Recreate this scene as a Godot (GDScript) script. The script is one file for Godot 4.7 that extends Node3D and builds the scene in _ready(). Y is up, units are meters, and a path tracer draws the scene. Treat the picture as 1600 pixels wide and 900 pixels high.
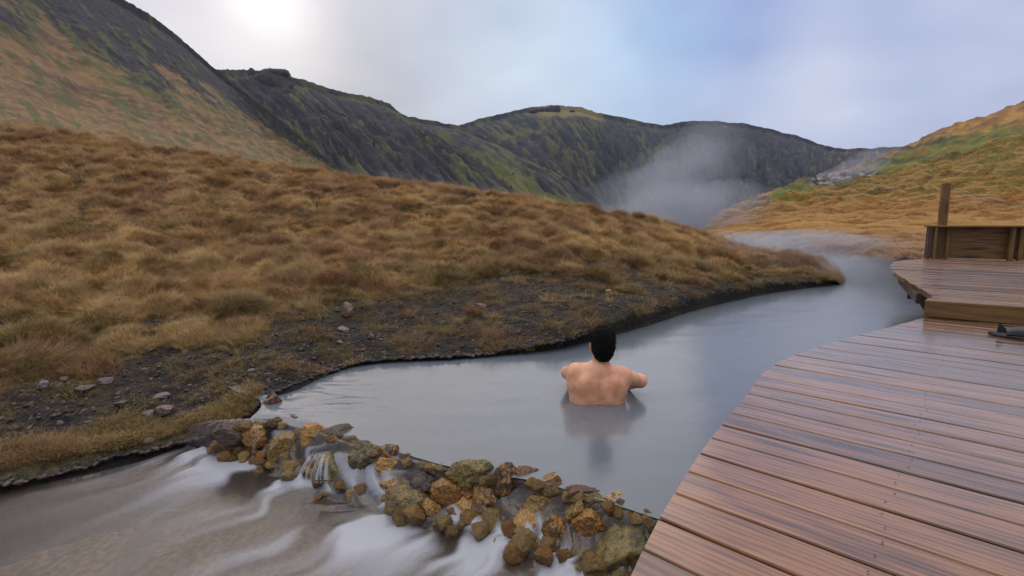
extends Node3D
# A bather in a warm stream between grassy hills, seen from a wet timber deck. Water level of the pool is y = 0.

var rng := RandomNumberGenerator.new()
var noise := FastNoiseLite.new()
var cells := FastNoiseLite.new()
var soft := FastNoiseLite.new()
var used := {}


func lin(r: float, g: float, b: float, k := 1.0) -> Color:
	var c := Color(r / 255.0, g / 255.0, b / 255.0).srgb_to_linear()
	return Color(c.r * k, c.g * k, c.b * k)


func tag(o: Node, label: String, category: String, group := "", kind := "") -> Node:
	o.set_meta("label", label)
	o.set_meta("category", category)
	if group:
		o.set_meta("group", group)
	if kind:
		o.set_meta("kind", kind)
	return o


func called(n: String) -> String:
	if not used.has(n):
		used[n] = 0
		return n
	used[n] += 1
	return "%s_%03d" % [n, used[n]]


func base(n: String, at := Vector3.ZERO) -> Node3D:
	var o := Node3D.new()
	o.name = called(n)
	add_child(o)
	o.position = at
	return o


func put(n: String, mesh: Mesh, mat: Material, parent: Node = null, at := Vector3.ZERO) -> MeshInstance3D:
	var o := MeshInstance3D.new()
	o.mesh = mesh
	o.material_override = mat
	o.position = at
	if parent:
		o.name = n
		parent.add_child(o, true)
	else:
		o.name = called(n)
		add_child(o)
	return o


func stuff_part(o: Node) -> void:
	o.set_meta("kind", "stuff")


# ---------- maths ----------
func nz(x: float, y: float) -> float:
	return noise.get_noise_2d(x, y)


func ridged(x: float, y: float) -> float:
	return 1.0 - 2.0 * absf(noise.get_noise_2d(x, y))


func cat(a: Vector3, b: Vector3, c: Vector3, d: Vector3, t: float) -> Vector3:
	return b.cubic_interpolate(c, a, d, t)


func spline(pts: Array, n: int) -> PackedVector3Array:
	var out := PackedVector3Array()
	var last := pts.size() - 1
	for i in n:
		var f: float = float(i) / (n - 1) * last
		var k := mini(int(f), last - 1)
		out.append(cat(pts[maxi(k - 1, 0)], pts[k], pts[k + 1], pts[mini(k + 2, last)], f - k))
	return out


# A lofted sheet through rows of points. steps[k] is the number of strips between row k and k + 1.
func loft(rows: Array, nu: int, steps: Array) -> Dictionary:
	var lines := []
	for r in rows:
		lines.append(spline(r, nu))
	var last := rows.size() - 1
	var ts := PackedFloat32Array()
	for k in last:
		for j in steps[k]:
			ts.append(k + float(j) / steps[k])
	ts.append(last)
	var nv := ts.size()
	var p := PackedVector3Array()
	p.resize(nu * nv)
	for i in nu:
		for j in nv:
			var k := mini(int(ts[j]), last - 1)
			p[j * nu + i] = cat(lines[maxi(k - 1, 0)][i], lines[k][i], lines[k + 1][i], lines[mini(k + 2, last)][i], ts[j] - k)
	return {"nu": nu, "nv": nv, "p": p, "t": ts}


func grid_mesh(g: Dictionary, colors = null, uvs = null) -> ArrayMesh:
	var nu: int = g.nu
	var nv: int = g.nv
	var p: PackedVector3Array = g.p
	var normals := PackedVector3Array()
	normals.resize(nu * nv)
	var index := PackedInt32Array()
	index.resize((nu - 1) * (nv - 1) * 6)
	var w := 0
	for j in nv:
		var j0 := maxi(j - 1, 0) * nu
		var j1 := mini(j + 1, nv - 1) * nu
		for i in nu:
			var q := j * nu + i
			var du := p[j * nu + mini(i + 1, nu - 1)] - p[j * nu + maxi(i - 1, 0)]
			var dv := p[j1 + i] - p[j0 + i]
			var m := du.cross(dv)
			normals[q] = m.normalized() if m.y > 0 else -m.normalized()
			if i < nu - 1 and j < nv - 1:
				index[w] = q
				index[w + 1] = q + 1
				index[w + 2] = q + nu
				index[w + 3] = q + 1
				index[w + 4] = q + nu + 1
				index[w + 5] = q + nu
				w += 6
	g["n"] = normals
	# front faces run clockwise: turn the triangles where they would face away from the normals
	for k in range(0, index.size(), 3):
		var i0 := index[k]
		if (p[index[k + 1]] - p[i0]).cross(p[index[k + 2]] - p[i0]).dot(normals[i0]) > 0:
			index[k] = index[k + 1]
			index[k + 1] = i0
	var a := []
	a.resize(Mesh.ARRAY_MAX)
	a[Mesh.ARRAY_VERTEX] = p
	a[Mesh.ARRAY_NORMAL] = normals
	a[Mesh.ARRAY_INDEX] = index
	if colors != null:
		a[Mesh.ARRAY_COLOR] = colors
	if uvs != null:
		a[Mesh.ARRAY_TEX_UV] = uvs
	var m := ArrayMesh.new()
	m.add_surface_from_arrays(Mesh.PRIMITIVE_TRIANGLES, a)
	return m


func at_grid(g: Dictionary, fu: float, fv: float) -> Vector3:
	var i := clampi(int(fu), 0, g.nu - 2)
	var j := clampi(int(fv), 0, g.nv - 2)
	var p: PackedVector3Array = g.p
	var q: int = j * g.nu + i
	return p[q].lerp(p[q + 1], fu - i).lerp(p[q + g.nu].lerp(p[q + g.nu + 1], fu - i), fv - j)


func smooth(a: float, b: float, x: float) -> float:
	return smoothstep(a, b, x)


# ---------- materials ----------
func noise_tex(freq: float, ramp: Gradient, size := 512, kind := FastNoiseLite.TYPE_SIMPLEX_SMOOTH, octaves := 5, bump := -1.0) -> NoiseTexture2D:
	var n := FastNoiseLite.new()
	n.noise_type = kind
	n.frequency = freq
	n.fractal_octaves = octaves
	n.fractal_gain = 0.6
	n.seed = 7
	var t := NoiseTexture2D.new()
	t.width = size
	t.height = size
	t.seamless = true
	t.noise = n
	if ramp:
		t.color_ramp = ramp
	if bump >= 0:
		t.as_normal_map = true
		t.bump_strength = bump
	return t


func ramp(stops: Array) -> Gradient:
	var g := Gradient.new()
	var o := PackedFloat32Array()
	var c := PackedColorArray()
	for s in stops:
		o.append(s[0])
		c.append(s[1])
	g.offsets = o
	g.colors = c
	return g


func gray(v: float) -> Color:
	return Color(v, v, v)


func earth(scale: float, rough: float, lo: float, relief: float, freq := 0.02) -> StandardMaterial3D:
	var m := StandardMaterial3D.new()
	m.vertex_color_use_as_albedo = true
	m.roughness = rough
	m.albedo_texture = noise_tex(freq, ramp([[0.25, gray(lo)], [0.75, gray(1.0)]]))
	m.uv1_triplanar = true
	m.uv1_world_triplanar = true
	m.uv1_scale = Vector3.ONE * scale
	if relief > 0:
		m.heightmap_enabled = true
		m.heightmap_texture = noise_tex(freq * 1.3, null)
		m.heightmap_scale = relief
	return m


func plain(c: Color, rough := 0.6) -> StandardMaterial3D:
	var m := StandardMaterial3D.new()
	m.albedo_color = c.linear_to_srgb()
	m.roughness = rough
	return m


# Timber with grain along u, knots and pale or dark bands; one picture per variant.
func timber(seed_: int, pale: Color, dark: Color, knot: Color, knots: int, rough: float, coat: float) -> StandardMaterial3D:
	var w := 1024
	var h := 96
	var f := FastNoiseLite.new()
	f.seed = seed_
	f.frequency = 1.0
	f.fractal_octaves = 3
	var r := RandomNumberGenerator.new()
	r.seed = seed_ * 31 + 5
	var eyes := []
	for k in knots:
		eyes.append(Vector3(r.randf_range(60, w - 60), r.randf_range(20, h - 20), r.randf_range(6, 12)))
	var pix := PackedByteArray()
	pix.resize(w * h * 3)
	var rgh := PackedByteArray()
	rgh.resize(w * h)
	var heart := r.randf_range(-0.6, 1.6)
	var tint := r.randf_range(-0.18, 0.2)
	var rings := r.randf_range(3.0, 8.0)
	var pa := pale.linear_to_srgb()
	var da := dark.linear_to_srgb()
	var ka := knot.linear_to_srgb()
	for y in h:
		for x in w:
			var v := float(y) / h
			var bend := 0.0
			var near := 0.0
			for e in eyes:
				var dx: float = (x - e.x) / (e.z * 3.6)
				var dy: float = (y - e.y) / e.z
				var d2 := dx * dx + dy * dy
				if d2 < 30.0:
					bend += signf(dy) * 0.09 * exp(-d2 * 0.22)
					near = maxf(near, exp(-d2 * 0.8))
			var ring := absf(v - heart + bend + 0.05 * f.get_noise_2d(x * 0.0035, v * 1.5)) * rings
			ring += 0.5 * f.get_noise_2d(x * 0.004 + 40, v * 3.0)
			var late := pow(0.5 + 0.5 * sin(ring * TAU), 3.0)
			var fine := f.get_noise_2d(x * 0.02 + 9, y * 0.9)
			var blot := f.get_noise_2d(x * 0.006 - 70, v * 2.2 + 11)
			var k := clampf(0.24 + 0.5 * late + 0.22 * fine + 0.5 * blot + tint * 1.3, 0.0, 1.0)
			var c := pa.lerp(da, k).lerp(ka, clampf(near * 0.85 + maxf(0.0, blot - 0.3) * 0.35, 0, 0.9))
			if near > 0.25:
				c = c.darkened(0.25 * pow(0.5 + 0.5 * sin(near * 22.0), 2.0))
			var o := (y * w + x) * 3
			pix[o] = clampi(int(c.r * 255), 0, 255)
			pix[o + 1] = clampi(int(c.g * 255), 0, 255)
			pix[o + 2] = clampi(int(c.b * 255), 0, 255)
			rgh[y * w + x] = clampi(int((rough + 0.16 * f.get_noise_2d(x * 0.012, v * 4.0 + 33) + 0.08 * late) * 255), 12, 255)
	var m := StandardMaterial3D.new()
	m.albedo_texture = ImageTexture.create_from_image(Image.create_from_data(w, h, false, Image.FORMAT_RGB8, pix))
	m.roughness = 1.0
	m.roughness_texture = ImageTexture.create_from_image(Image.create_from_data(w, h, false, Image.FORMAT_L8, rgh))
	m.roughness_texture_channel = BaseMaterial3D.TEXTURE_CHANNEL_RED
	m.metallic_specular = 0.5
	if coat > 0:
		m.clearcoat_enabled = true
		m.clearcoat = coat
		m.clearcoat_roughness = 0.14
	return m


# ---------- solids ----------
func quad(st: SurfaceTool, a: Vector3, b: Vector3, c: Vector3, d: Vector3) -> void:
	st.add_vertex(a); st.add_vertex(b); st.add_vertex(c)
	st.add_vertex(a); st.add_vertex(c); st.add_vertex(d)


# A board along axis u (unit), across w (unit), top face at the given height; ends may be cut askew. UV: u along the grain.
func board(from0: float, from1: float, to0: float, to1: float, w0: float, w1: float, thick: float, u: Vector3, w: Vector3, up: Vector3, origin: Vector3, warp := 0.0, grain := 0.355, turned := 0.0) -> ArrayMesh:
	var e := minf(0.006, thick * 0.25)
	var prof := [[0.0, -thick + e], [0.0, -e], [e * 0.4, -e * 0.3], [e * 1.2, 0.0], [1.0 - e * 1.2, 0.0], [1.0 - e * 0.4, -e * 0.3], [1.0, -e], [1.0, -thick + e], [1.0 - e, -thick], [e, -thick]]
	var width := w1 - w0
	for q in prof:  # from fractions and offsets to metres
		if q[0] > 0.5:
			q[0] = width - (1.0 - q[0])
	var segs := 7
	var st := SurfaceTool.new()
	st.begin(Mesh.PRIMITIVE_TRIANGLES)
	st.set_smooth_group(-1)
	var off := rng.randf_range(0.0, 0.03)
	var start := minf(from0, from1)
	var back := rng.randf() < 0.5
	var flip := rng.randf() < 0.5
	var pts := []
	var uvs := []
	for i in segs + 1:
		var f := float(i) / segs
		var lift := warp * nz(i * 1.7 + off * 90.0, w0 * 13.0)
		var ring := []
		var ruv := []
		for q in prof:
			var g: float = q[0] / width
			var s: float = lerpf(lerpf(from0, from1, g), lerpf(to0, to1, g), f)
			ring.append(origin + u * s + w * (w0 + q[0]) + up * (q[1] + lift))
			var along := (s - start) * grain + off
			ruv.append(Vector2(1.0 - along if back else along, clampf(1.0 - g if flip else g, 0.01, 0.99)))
		pts.append(ring)
		uvs.append(ruv)
	var n := prof.size()
	for i in segs:
		for k in n:
			var k1 := (k + 1) % n
			for q in [[i, k], [i + 1, k], [i + 1, k1], [i, k], [i + 1, k1], [i, k1]]:
				st.set_uv(uvs[q[0]][q[1]])
				st.add_vertex(pts[q[0]][q[1]])
	for i in [0, segs]:
		for k in range(1, n - 1):
			for q in [0, k, k + 1]:
				st.set_uv(Vector2(off + pts[i][q].dot(w) * 0.05, 0.3 + 0.6 * (prof[q][0] / width)))
				st.add_vertex(pts[i][q])
	st.generate_normals()
	return st.commit()


# A plain squared timber between two points.
func beam(a: Vector3, b: Vector3, wide: float, tall: float, side := Vector3.ZERO) -> ArrayMesh:
	var u := (b - a).normalized()
	var s := side if side != Vector3.ZERO else u.cross(Vector3.UP).normalized()
	var up := s.cross(u).normalized()
	return board(0.0, 0.0, a.distance_to(b), a.distance_to(b), -wide / 2, wide / 2, tall, u, s, up, a + up * tall / 2, 0.0)


func tube(path: PackedVector3Array, radius: PackedFloat32Array, sides := 6) -> ArrayMesh:
	var st := SurfaceTool.new()
	st.begin(Mesh.PRIMITIVE_TRIANGLES)
	st.set_smooth_group(0)
	var rings := []
	for i in path.size():
		var d := (path[mini(i + 1, path.size() - 1)] - path[maxi(i - 1, 0)]).normalized()
		var s := d.cross(Vector3(0.3, 0.9, 0.2)).normalized()
		var t := s.cross(d)
		var r := []
		for k in sides:
			r.append(path[i] + (s * cos(TAU * k / sides) + t * sin(TAU * k / sides)) * radius[i])
		rings.append(r)
	for i in path.size() - 1:
		for k in sides:
			quad(st, rings[i][k], rings[i][(k + 1) % sides], rings[i + 1][(k + 1) % sides], rings[i + 1][k])
	st.generate_normals()
	return st.commit()


var sphere_cache := {}


# Unit directions and faces of a subdivided icosahedron.
func ico(level: int) -> Array:
	if sphere_cache.has(level):
		return sphere_cache[level]
	var v := []
	var f := []
	var t := (1.0 + sqrt(5.0)) / 2.0
	for q in [[-1, t, 0], [1, t, 0], [-1, -t, 0], [1, -t, 0], [0, -1, t], [0, 1, t], [0, -1, -t], [0, 1, -t], [t, 0, -1], [t, 0, 1], [-t, 0, -1], [-t, 0, 1]]:
		v.append(Vector3(q[0], q[1], q[2]).normalized())
	f = [[0, 11, 5], [0, 5, 1], [0, 1, 7], [0, 7, 10], [0, 10, 11], [1, 5, 9], [5, 11, 4], [11, 10, 2], [10, 7, 6], [7, 1, 8], [3, 9, 4], [3, 4, 2], [3, 2, 6], [3, 6, 8], [3, 8, 9], [4, 9, 5], [2, 4, 11], [6, 2, 10], [8, 6, 7], [9, 8, 1]]
	for l in level:
		var mid := {}
		var g := []
		for a in f:
			var m := []
			for k in 3:
				var i: int = mini(a[k], a[(k + 1) % 3])
				var j: int = maxi(a[k], a[(k + 1) % 3])
				var key := i * 100000 + j
				if not mid.has(key):
					mid[key] = v.size()
					v.append(((v[i] + v[j]) / 2.0).normalized())
				m.append(mid[key])
			g.append([a[0], m[0], m[2]])
			g.append([a[1], m[1], m[0]])
			g.append([a[2], m[2], m[1]])
			g.append([m[0], m[1], m[2]])
		f = g
	sphere_cache[level] = [v, f]
	return sphere_cache[level]


# A worn stone: a ball cut by random planes, roughened, with patches of its colours.
func stone(seed_: int, size: Vector3, cols: Array, level := 3, cuts := 9, rough := 0.06, moss := 0.0) -> ArrayMesh:
	var r := RandomNumberGenerator.new()
	r.seed = seed_ * 7919 + 3
	var planes := []
	for k in cuts:
		var d := Vector3(r.randfn(), r.randfn(), r.randfn()).normalized()
		planes.append([d, r.randf_range(0.54, 0.9)])
	var ball := ico(level)
	var v := PackedVector3Array()
	var c := PackedColorArray()
	var o := Vector3(seed_ * 3.7, seed_ * 1.3, -seed_ * 2.1)
	for d: Vector3 in ball[0]:
		var k := 1.0
		for p in planes:
			var x: float = d.dot(p[0])
			if x > 0.05:
				k = minf(k, p[1] / x)
		k = lerpf(k, 0.84, 0.14)
		var q := d * 2.2 + o
		k *= 1.0 + rough * noise.get_noise_3dv(q * 1.0) * 2.0 + rough * 0.8 * noise.get_noise_3dv(q * 3.5)
		v.append(d * k * size)
		var a := noise.get_noise_3dv(q * 0.9 + Vector3(5, 5, 5))
		var b := noise.get_noise_3dv(q * 3.4 - Vector3(9, 2, 5))
		var col: Color = cols[0].lerp(cols[1], smooth(-0.15, 0.25, a))
		col = col.lerp(cols[2], smooth(0.02, 0.3, b + a * 0.3))
		if moss > 0:
			col = col.lerp(lin(104, 90, 34), smooth(0.35, 0.0, absf(a - 0.05)) * moss * smooth(-0.1, 0.2, b))
		c.append(col)
	var index := PackedInt32Array()
	var n := PackedVector3Array()
	n.resize(v.size())
	for f in ball[1]:
		var m := (v[f[1]] - v[f[0]]).cross(v[f[2]] - v[f[0]])
		index.append_array(PackedInt32Array([f[0], f[2], f[1]] if m.dot(v[f[0]]) > 0 else [f[0], f[1], f[2]]))
		m = m if m.dot(v[f[0]]) > 0 else -m
		for k in 3:
			n[f[k]] += m
	for i in n.size():
		n[i] = n[i].normalized() if n[i].dot(v[i]) > 0 else -n[i].normalized()
	var a := []
	a.resize(Mesh.ARRAY_MAX)
	a[Mesh.ARRAY_VERTEX] = v
	a[Mesh.ARRAY_NORMAL] = n
	a[Mesh.ARRAY_COLOR] = c
	a[Mesh.ARRAY_INDEX] = index
	var mesh := ArrayMesh.new()
	mesh.add_surface_from_arrays(Mesh.PRIMITIVE_TRIANGLES, a)
	return mesh


# A tuft of bent, tapering blades.
func tuft(seed_: int, blades: int, tall: float, spread: float, lean: float, wide: float) -> ArrayMesh:
	var r := RandomNumberGenerator.new()
	r.seed = seed_
	var v := PackedVector3Array()
	var c := PackedColorArray()
	var index := PackedInt32Array()
	for b in blades:
		var a := r.randf() * TAU
		var out := Vector3(cos(a), 0, sin(a))
		var root := out * sqrt(r.randf()) * spread + Vector3(0, -0.01, 0)
		var dir := (out * r.randf_range(0.1, 0.9) + Vector3(r.randfn() * 0.3, 0, r.randfn() * 0.3) + Vector3(lean, 0, lean * 0.3)).normalized()
		var l := tall * r.randf_range(0.55, 1.25)
		var bow := r.randf_range(0.35, 1.25)
		var side := dir.cross(Vector3.UP).rotated(Vector3.UP, r.randfn() * 0.5) * wide * r.randf_range(0.6, 1.3)
		var p := root
		var up := 1.35
		var tone := r.randf_range(0.72, 1.2)
		var hue := r.randf_range(-0.1, 0.1)
		var first := v.size()
		for k in 4:
			var f := k / 3.0
			var w := side * (1.0 - f * 0.85)
			v.append(p - w)
			v.append(p + w)
			var col := Color(tone * (1.0 + hue), tone, tone * (1.0 - hue))
			c.append(col)
			c.append(col)
			p += (dir * sin(0.55 + bow * f) + Vector3.UP * cos(0.55 + bow * f * 1.5)) * l / 3.0
		for k in 3:
			var q := first + k * 2
			index.append_array(PackedInt32Array([q, q + 1, q + 2, q + 1, q + 3, q + 2]))
	var a := []
	a.resize(Mesh.ARRAY_MAX)
	a[Mesh.ARRAY_VERTEX] = v
	a[Mesh.ARRAY_COLOR] = c
	a[Mesh.ARRAY_INDEX] = index
	var m := ArrayMesh.new()
	m.add_surface_from_arrays(Mesh.PRIMITIVE_TRIANGLES, a)
	return m


func copies(n: String, mesh: Mesh, mat: Material, where: Array, tint: PackedColorArray, label: String, category: String, parent: Node = null) -> void:
	var mm := MultiMesh.new()
	mm.transform_format = MultiMesh.TRANSFORM_3D
	mm.use_colors = true
	mm.mesh = mesh
	mm.instance_count = where.size()
	for i in where.size():
		mm.set_instance_transform(i, where[i])
		mm.set_instance_color(i, tint[i])
	var o := MultiMeshInstance3D.new()
	o.multimesh = mm
	o.material_override = mat
	if parent:
		o.name = n
		parent.add_child(o, true)
		o.set_meta("kind", "stuff")
	else:
		o.name = called(n)
		add_child(o)
		tag(o, label, category, "", "stuff")


# ---------- sky ----------
func make_sky() -> PanoramaSkyMaterial:
	var w := 1024
	var h := 512
	# soft patches of the overcast: towards, tightness, colour added
	var patches := [
		[Vector3(-0.382, 0.356, -0.853), 420.0, Color(0.3, 0.27, 0.24)],
		[Vector3(-0.401, 0.336, -0.852), 34.0, Color(0.15, 0.12, 0.08)],
		[Vector3(-0.451, 0.286, -0.845), 8.0, Color(0.13, 0.09, 0.05)],
		[Vector3(0.057, 0.281, -0.958), 30.0, Color(0.02, 0.07, 0.08)],
		[Vector3(0.209, 0.314, -0.926), 60.0, Color(0.0, 0.06, 0.07)],
		[Vector3(0.080, 0.291, -0.953), 160.0, Color(0.08, 0.05, 0.03)],
		[Vector3(0.481, 0.231, -0.846), 300.0, Color(0.12, 0.11, 0.06)],
		[Vector3(-0.270, 0.221, -0.937), 90.0, Color(-0.09, -0.1, -0.12)],
		[Vector3(0.323, 0.388, -0.863), 30.0, Color(-0.05, -0.05, 0.02)],
		[Vector3(0.590, 0.259, -0.765), 14.0, Color(-0.03, -0.03, 0.03)]]
	var data := PackedFloat32Array()
	data.resize(w * h * 4)
	var low := Color(0.385, 0.43, 0.54)
	var high := Color(1.3, 1.32, 1.38)
	for j in h:
		var el := PI / 2 - (j + 0.5) / h * PI
		for i in w:
			var az := (i + 0.5) / w * TAU
			var o := (j * w + i) * 4
			var c := Color(0.2, 0.19, 0.17)
			if el > -0.02:
				var d := Vector3(sin(az) * cos(el), sin(el), -cos(az) * cos(el))
				var t := smooth(0.42, 1.0, d.y)
				c = low.lerp(high, t)
				var q := Vector3(d.x, d.y * 2.2, d.z)
				var a := noise.get_noise_3dv(q * 0.9 + Vector3(3, 1, 7))
				var b := noise.get_noise_3dv(q * 2.3 + Vector3(13, 4, 2))
				var b2 := noise.get_noise_3dv(q * 5.5 + Vector3(1, 9, 5))
				var k := 1.0 + 0.32 * a + 0.17 * b + 0.09 * b2
				c = Color(c.r * (k + 0.06 * b), c.g * k, c.b * (1.0 + (k - 1.0) * 0.6))
				for s in patches:
					var x: float = s[1] * (d.dot(s[0]) - 1.0)
					if x > -7.0:
						var g := exp(x)
						c += s[2] * g
			data[o] = maxf(c.r, 0.02)
			data[o + 1] = maxf(c.g, 0.02)
			data[o + 2] = maxf(c.b, 0.02)
			data[o + 3] = 1.0
	var m := PanoramaSkyMaterial.new()
	m.panorama = ImageTexture.create_from_image(Image.create_from_data(w, h, false, Image.FORMAT_RGBAF, data.to_byte_array()))
	return m


func _ready() -> void:
	rng.seed = 11
	noise.seed = 5
	noise.frequency = 1.0
	noise.fractal_octaves = 4
	noise.fractal_gain = 0.5
	soft.seed = 4
	soft.frequency = 1.0
	soft.fractal_octaves = 2
	soft.fractal_gain = 0.35
	cells.seed = 9
	cells.noise_type = FastNoiseLite.TYPE_CELLULAR
	cells.frequency = 1.0
	cells.fractal_type = FastNoiseLite.FRACTAL_NONE

	var cam := Camera3D.new()
	cam.name = "camera"
	cam.position = Vector3(0, 1.2, 0)
	cam.rotation_degrees = Vector3(-7.266, 0, 0)
	cam.fov = 58.7155
	cam.near = 0.05
	cam.far = 4000
	add_child(cam)
	cam.current = true

	var env := Environment.new()
	env.background_mode = Environment.BG_SKY
	env.sky = Sky.new()
	env.sky.sky_material = make_sky()
	env.tonemap_mode = Environment.TONE_MAPPER_LINEAR
	env.tonemap_exposure = 1.26
	env.fog_enabled = true
	env.fog_density = 0.00028
	env.fog_light_color = Color(0.82, 0.87, 1.0)
	env.volumetric_fog_enabled = true
	env.volumetric_fog_density = 0.0
	env.sdfgi_enabled = true
	env.ssao_enabled = true
	env.ssil_enabled = true
	var we := WorldEnvironment.new()
	we.name = "world_environment"
	we.environment = env
	add_child(we)

	var sun := DirectionalLight3D.new()
	sun.name = "sun"
	add_child(sun)
	sun.look_at_from_position(Vector3.ZERO, -(Vector3(-0.382, 0.356, -0.853)), Vector3.UP)
	sun.light_energy = 0.25
	sun.light_angular_distance = 85.0
	sun.light_color = Color(1.0, 0.9, 0.78)
	sun.shadow_enabled = true

	build_ground()
	print("ground ", Time.get_ticks_msec())
	build_bank()
	print("bank ", Time.get_ticks_msec())
	build_hills()
	print("hills ", Time.get_ticks_msec())
	build_water()
	print("water ", Time.get_ticks_msec())
	build_decks()
	print("decks ", Time.get_ticks_msec())
	build_weir()
	build_person()
	print("person ", Time.get_ticks_msec())
	build_steam()
	print("done ", Time.get_ticks_msec())


# ---------- ground and stream bed ----------
func build_ground() -> void:
	var pm := PlaneMesh.new()
	pm.size = Vector2(5000, 5000)
	var g := put("ground", pm, plain(lin(92, 74, 50), 0.9), null, Vector3(0, -1.6, 0))
	tag(g, "valley floor stretching away under the hills", "ground", "", "structure")
	# stream bed of silt and tan stones
	var rows := []
	for k in 2:
		rows.append([])
	rows[0] = [Vector3(-9, -0.5, 3), Vector3(-2, -0.5, 3), Vector3(4, -0.5, 3), Vector3(9, -0.5, 3)]
	rows[1] = [Vector3(-9, -0.5, -14), Vector3(-2, -0.5, -14), Vector3(4, -0.5, -14), Vector3(9, -0.5, -14)]
	var b := loft(rows, 300, [300])
	var cols := PackedColorArray()
	for q in b.p.size():
		var p: Vector3 = b.p[q]
		var a := nz(p.x * 1.2, p.z * 1.2)
		var c := cells.get_noise_2d(p.x * 5.0, p.z * 5.0)
		b.p[q].y += 0.05 * a + 0.035 * (-c)
		var col := lin(80, 66, 48).lerp(lin(132, 104, 64), smooth(-0.9, -0.6, c)).lerp(lin(66, 54, 40), smooth(0.1, 0.5, a))
		cols.append(col)
	var o := put("stream_bed", grid_mesh(b, cols), earth(2.0, 0.8, 0.6, 0.4))
	tag(o, "silty stream bed of tan stones seen through the water", "stream bed", "", "structure")


# ---------- near bank ----------
var bank := {}
# bare muddy places: centre and radius on the ground
var bare := [[Vector3(-1.326, 0.200, -5.221), 0.9], [Vector3(-1.706, 0.100, -4.774), 0.7], [Vector3(-0.677, 0.150, -4.829), 0.5], [Vector3(0.446, 0.300, -5.883), 0.8], [Vector3(0.894, 0.300, -5.428), 0.7], [Vector3(0.000, 0.350, -6.667), 0.5], [Vector3(-2.001, 0.000, -3.434), 0.75], [Vector3(-2.361, 0.000, -3.188), 0.6], [Vector3(-2.900, 0.000, -3.188), 0.5], [Vector3(-1.880, 0.050, -4.065), 0.6], [Vector3(-2.629, 0.100, -3.715), 0.45], [Vector3(-3.256, 0.100, -3.409), 0.3], [Vector3(-1.008, 1.000, -13.525), 0.4], [Vector3(1.574, 0.400, -7.830), 0.4], [Vector3(1.929, 0.400, -6.968), 0.6]]


func bareness(p: Vector3) -> float:
	var m := 0.0
	for s in bare:
		var d: float = Vector2(p.x - s[0].x, p.z - s[0].z).length() / s[1]
		if d < 1.6:
			m = maxf(m, smooth(1.5, 0.5, d + 0.55 * nz(p.x * 1.7, p.z * 1.7)))
	return m


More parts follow.
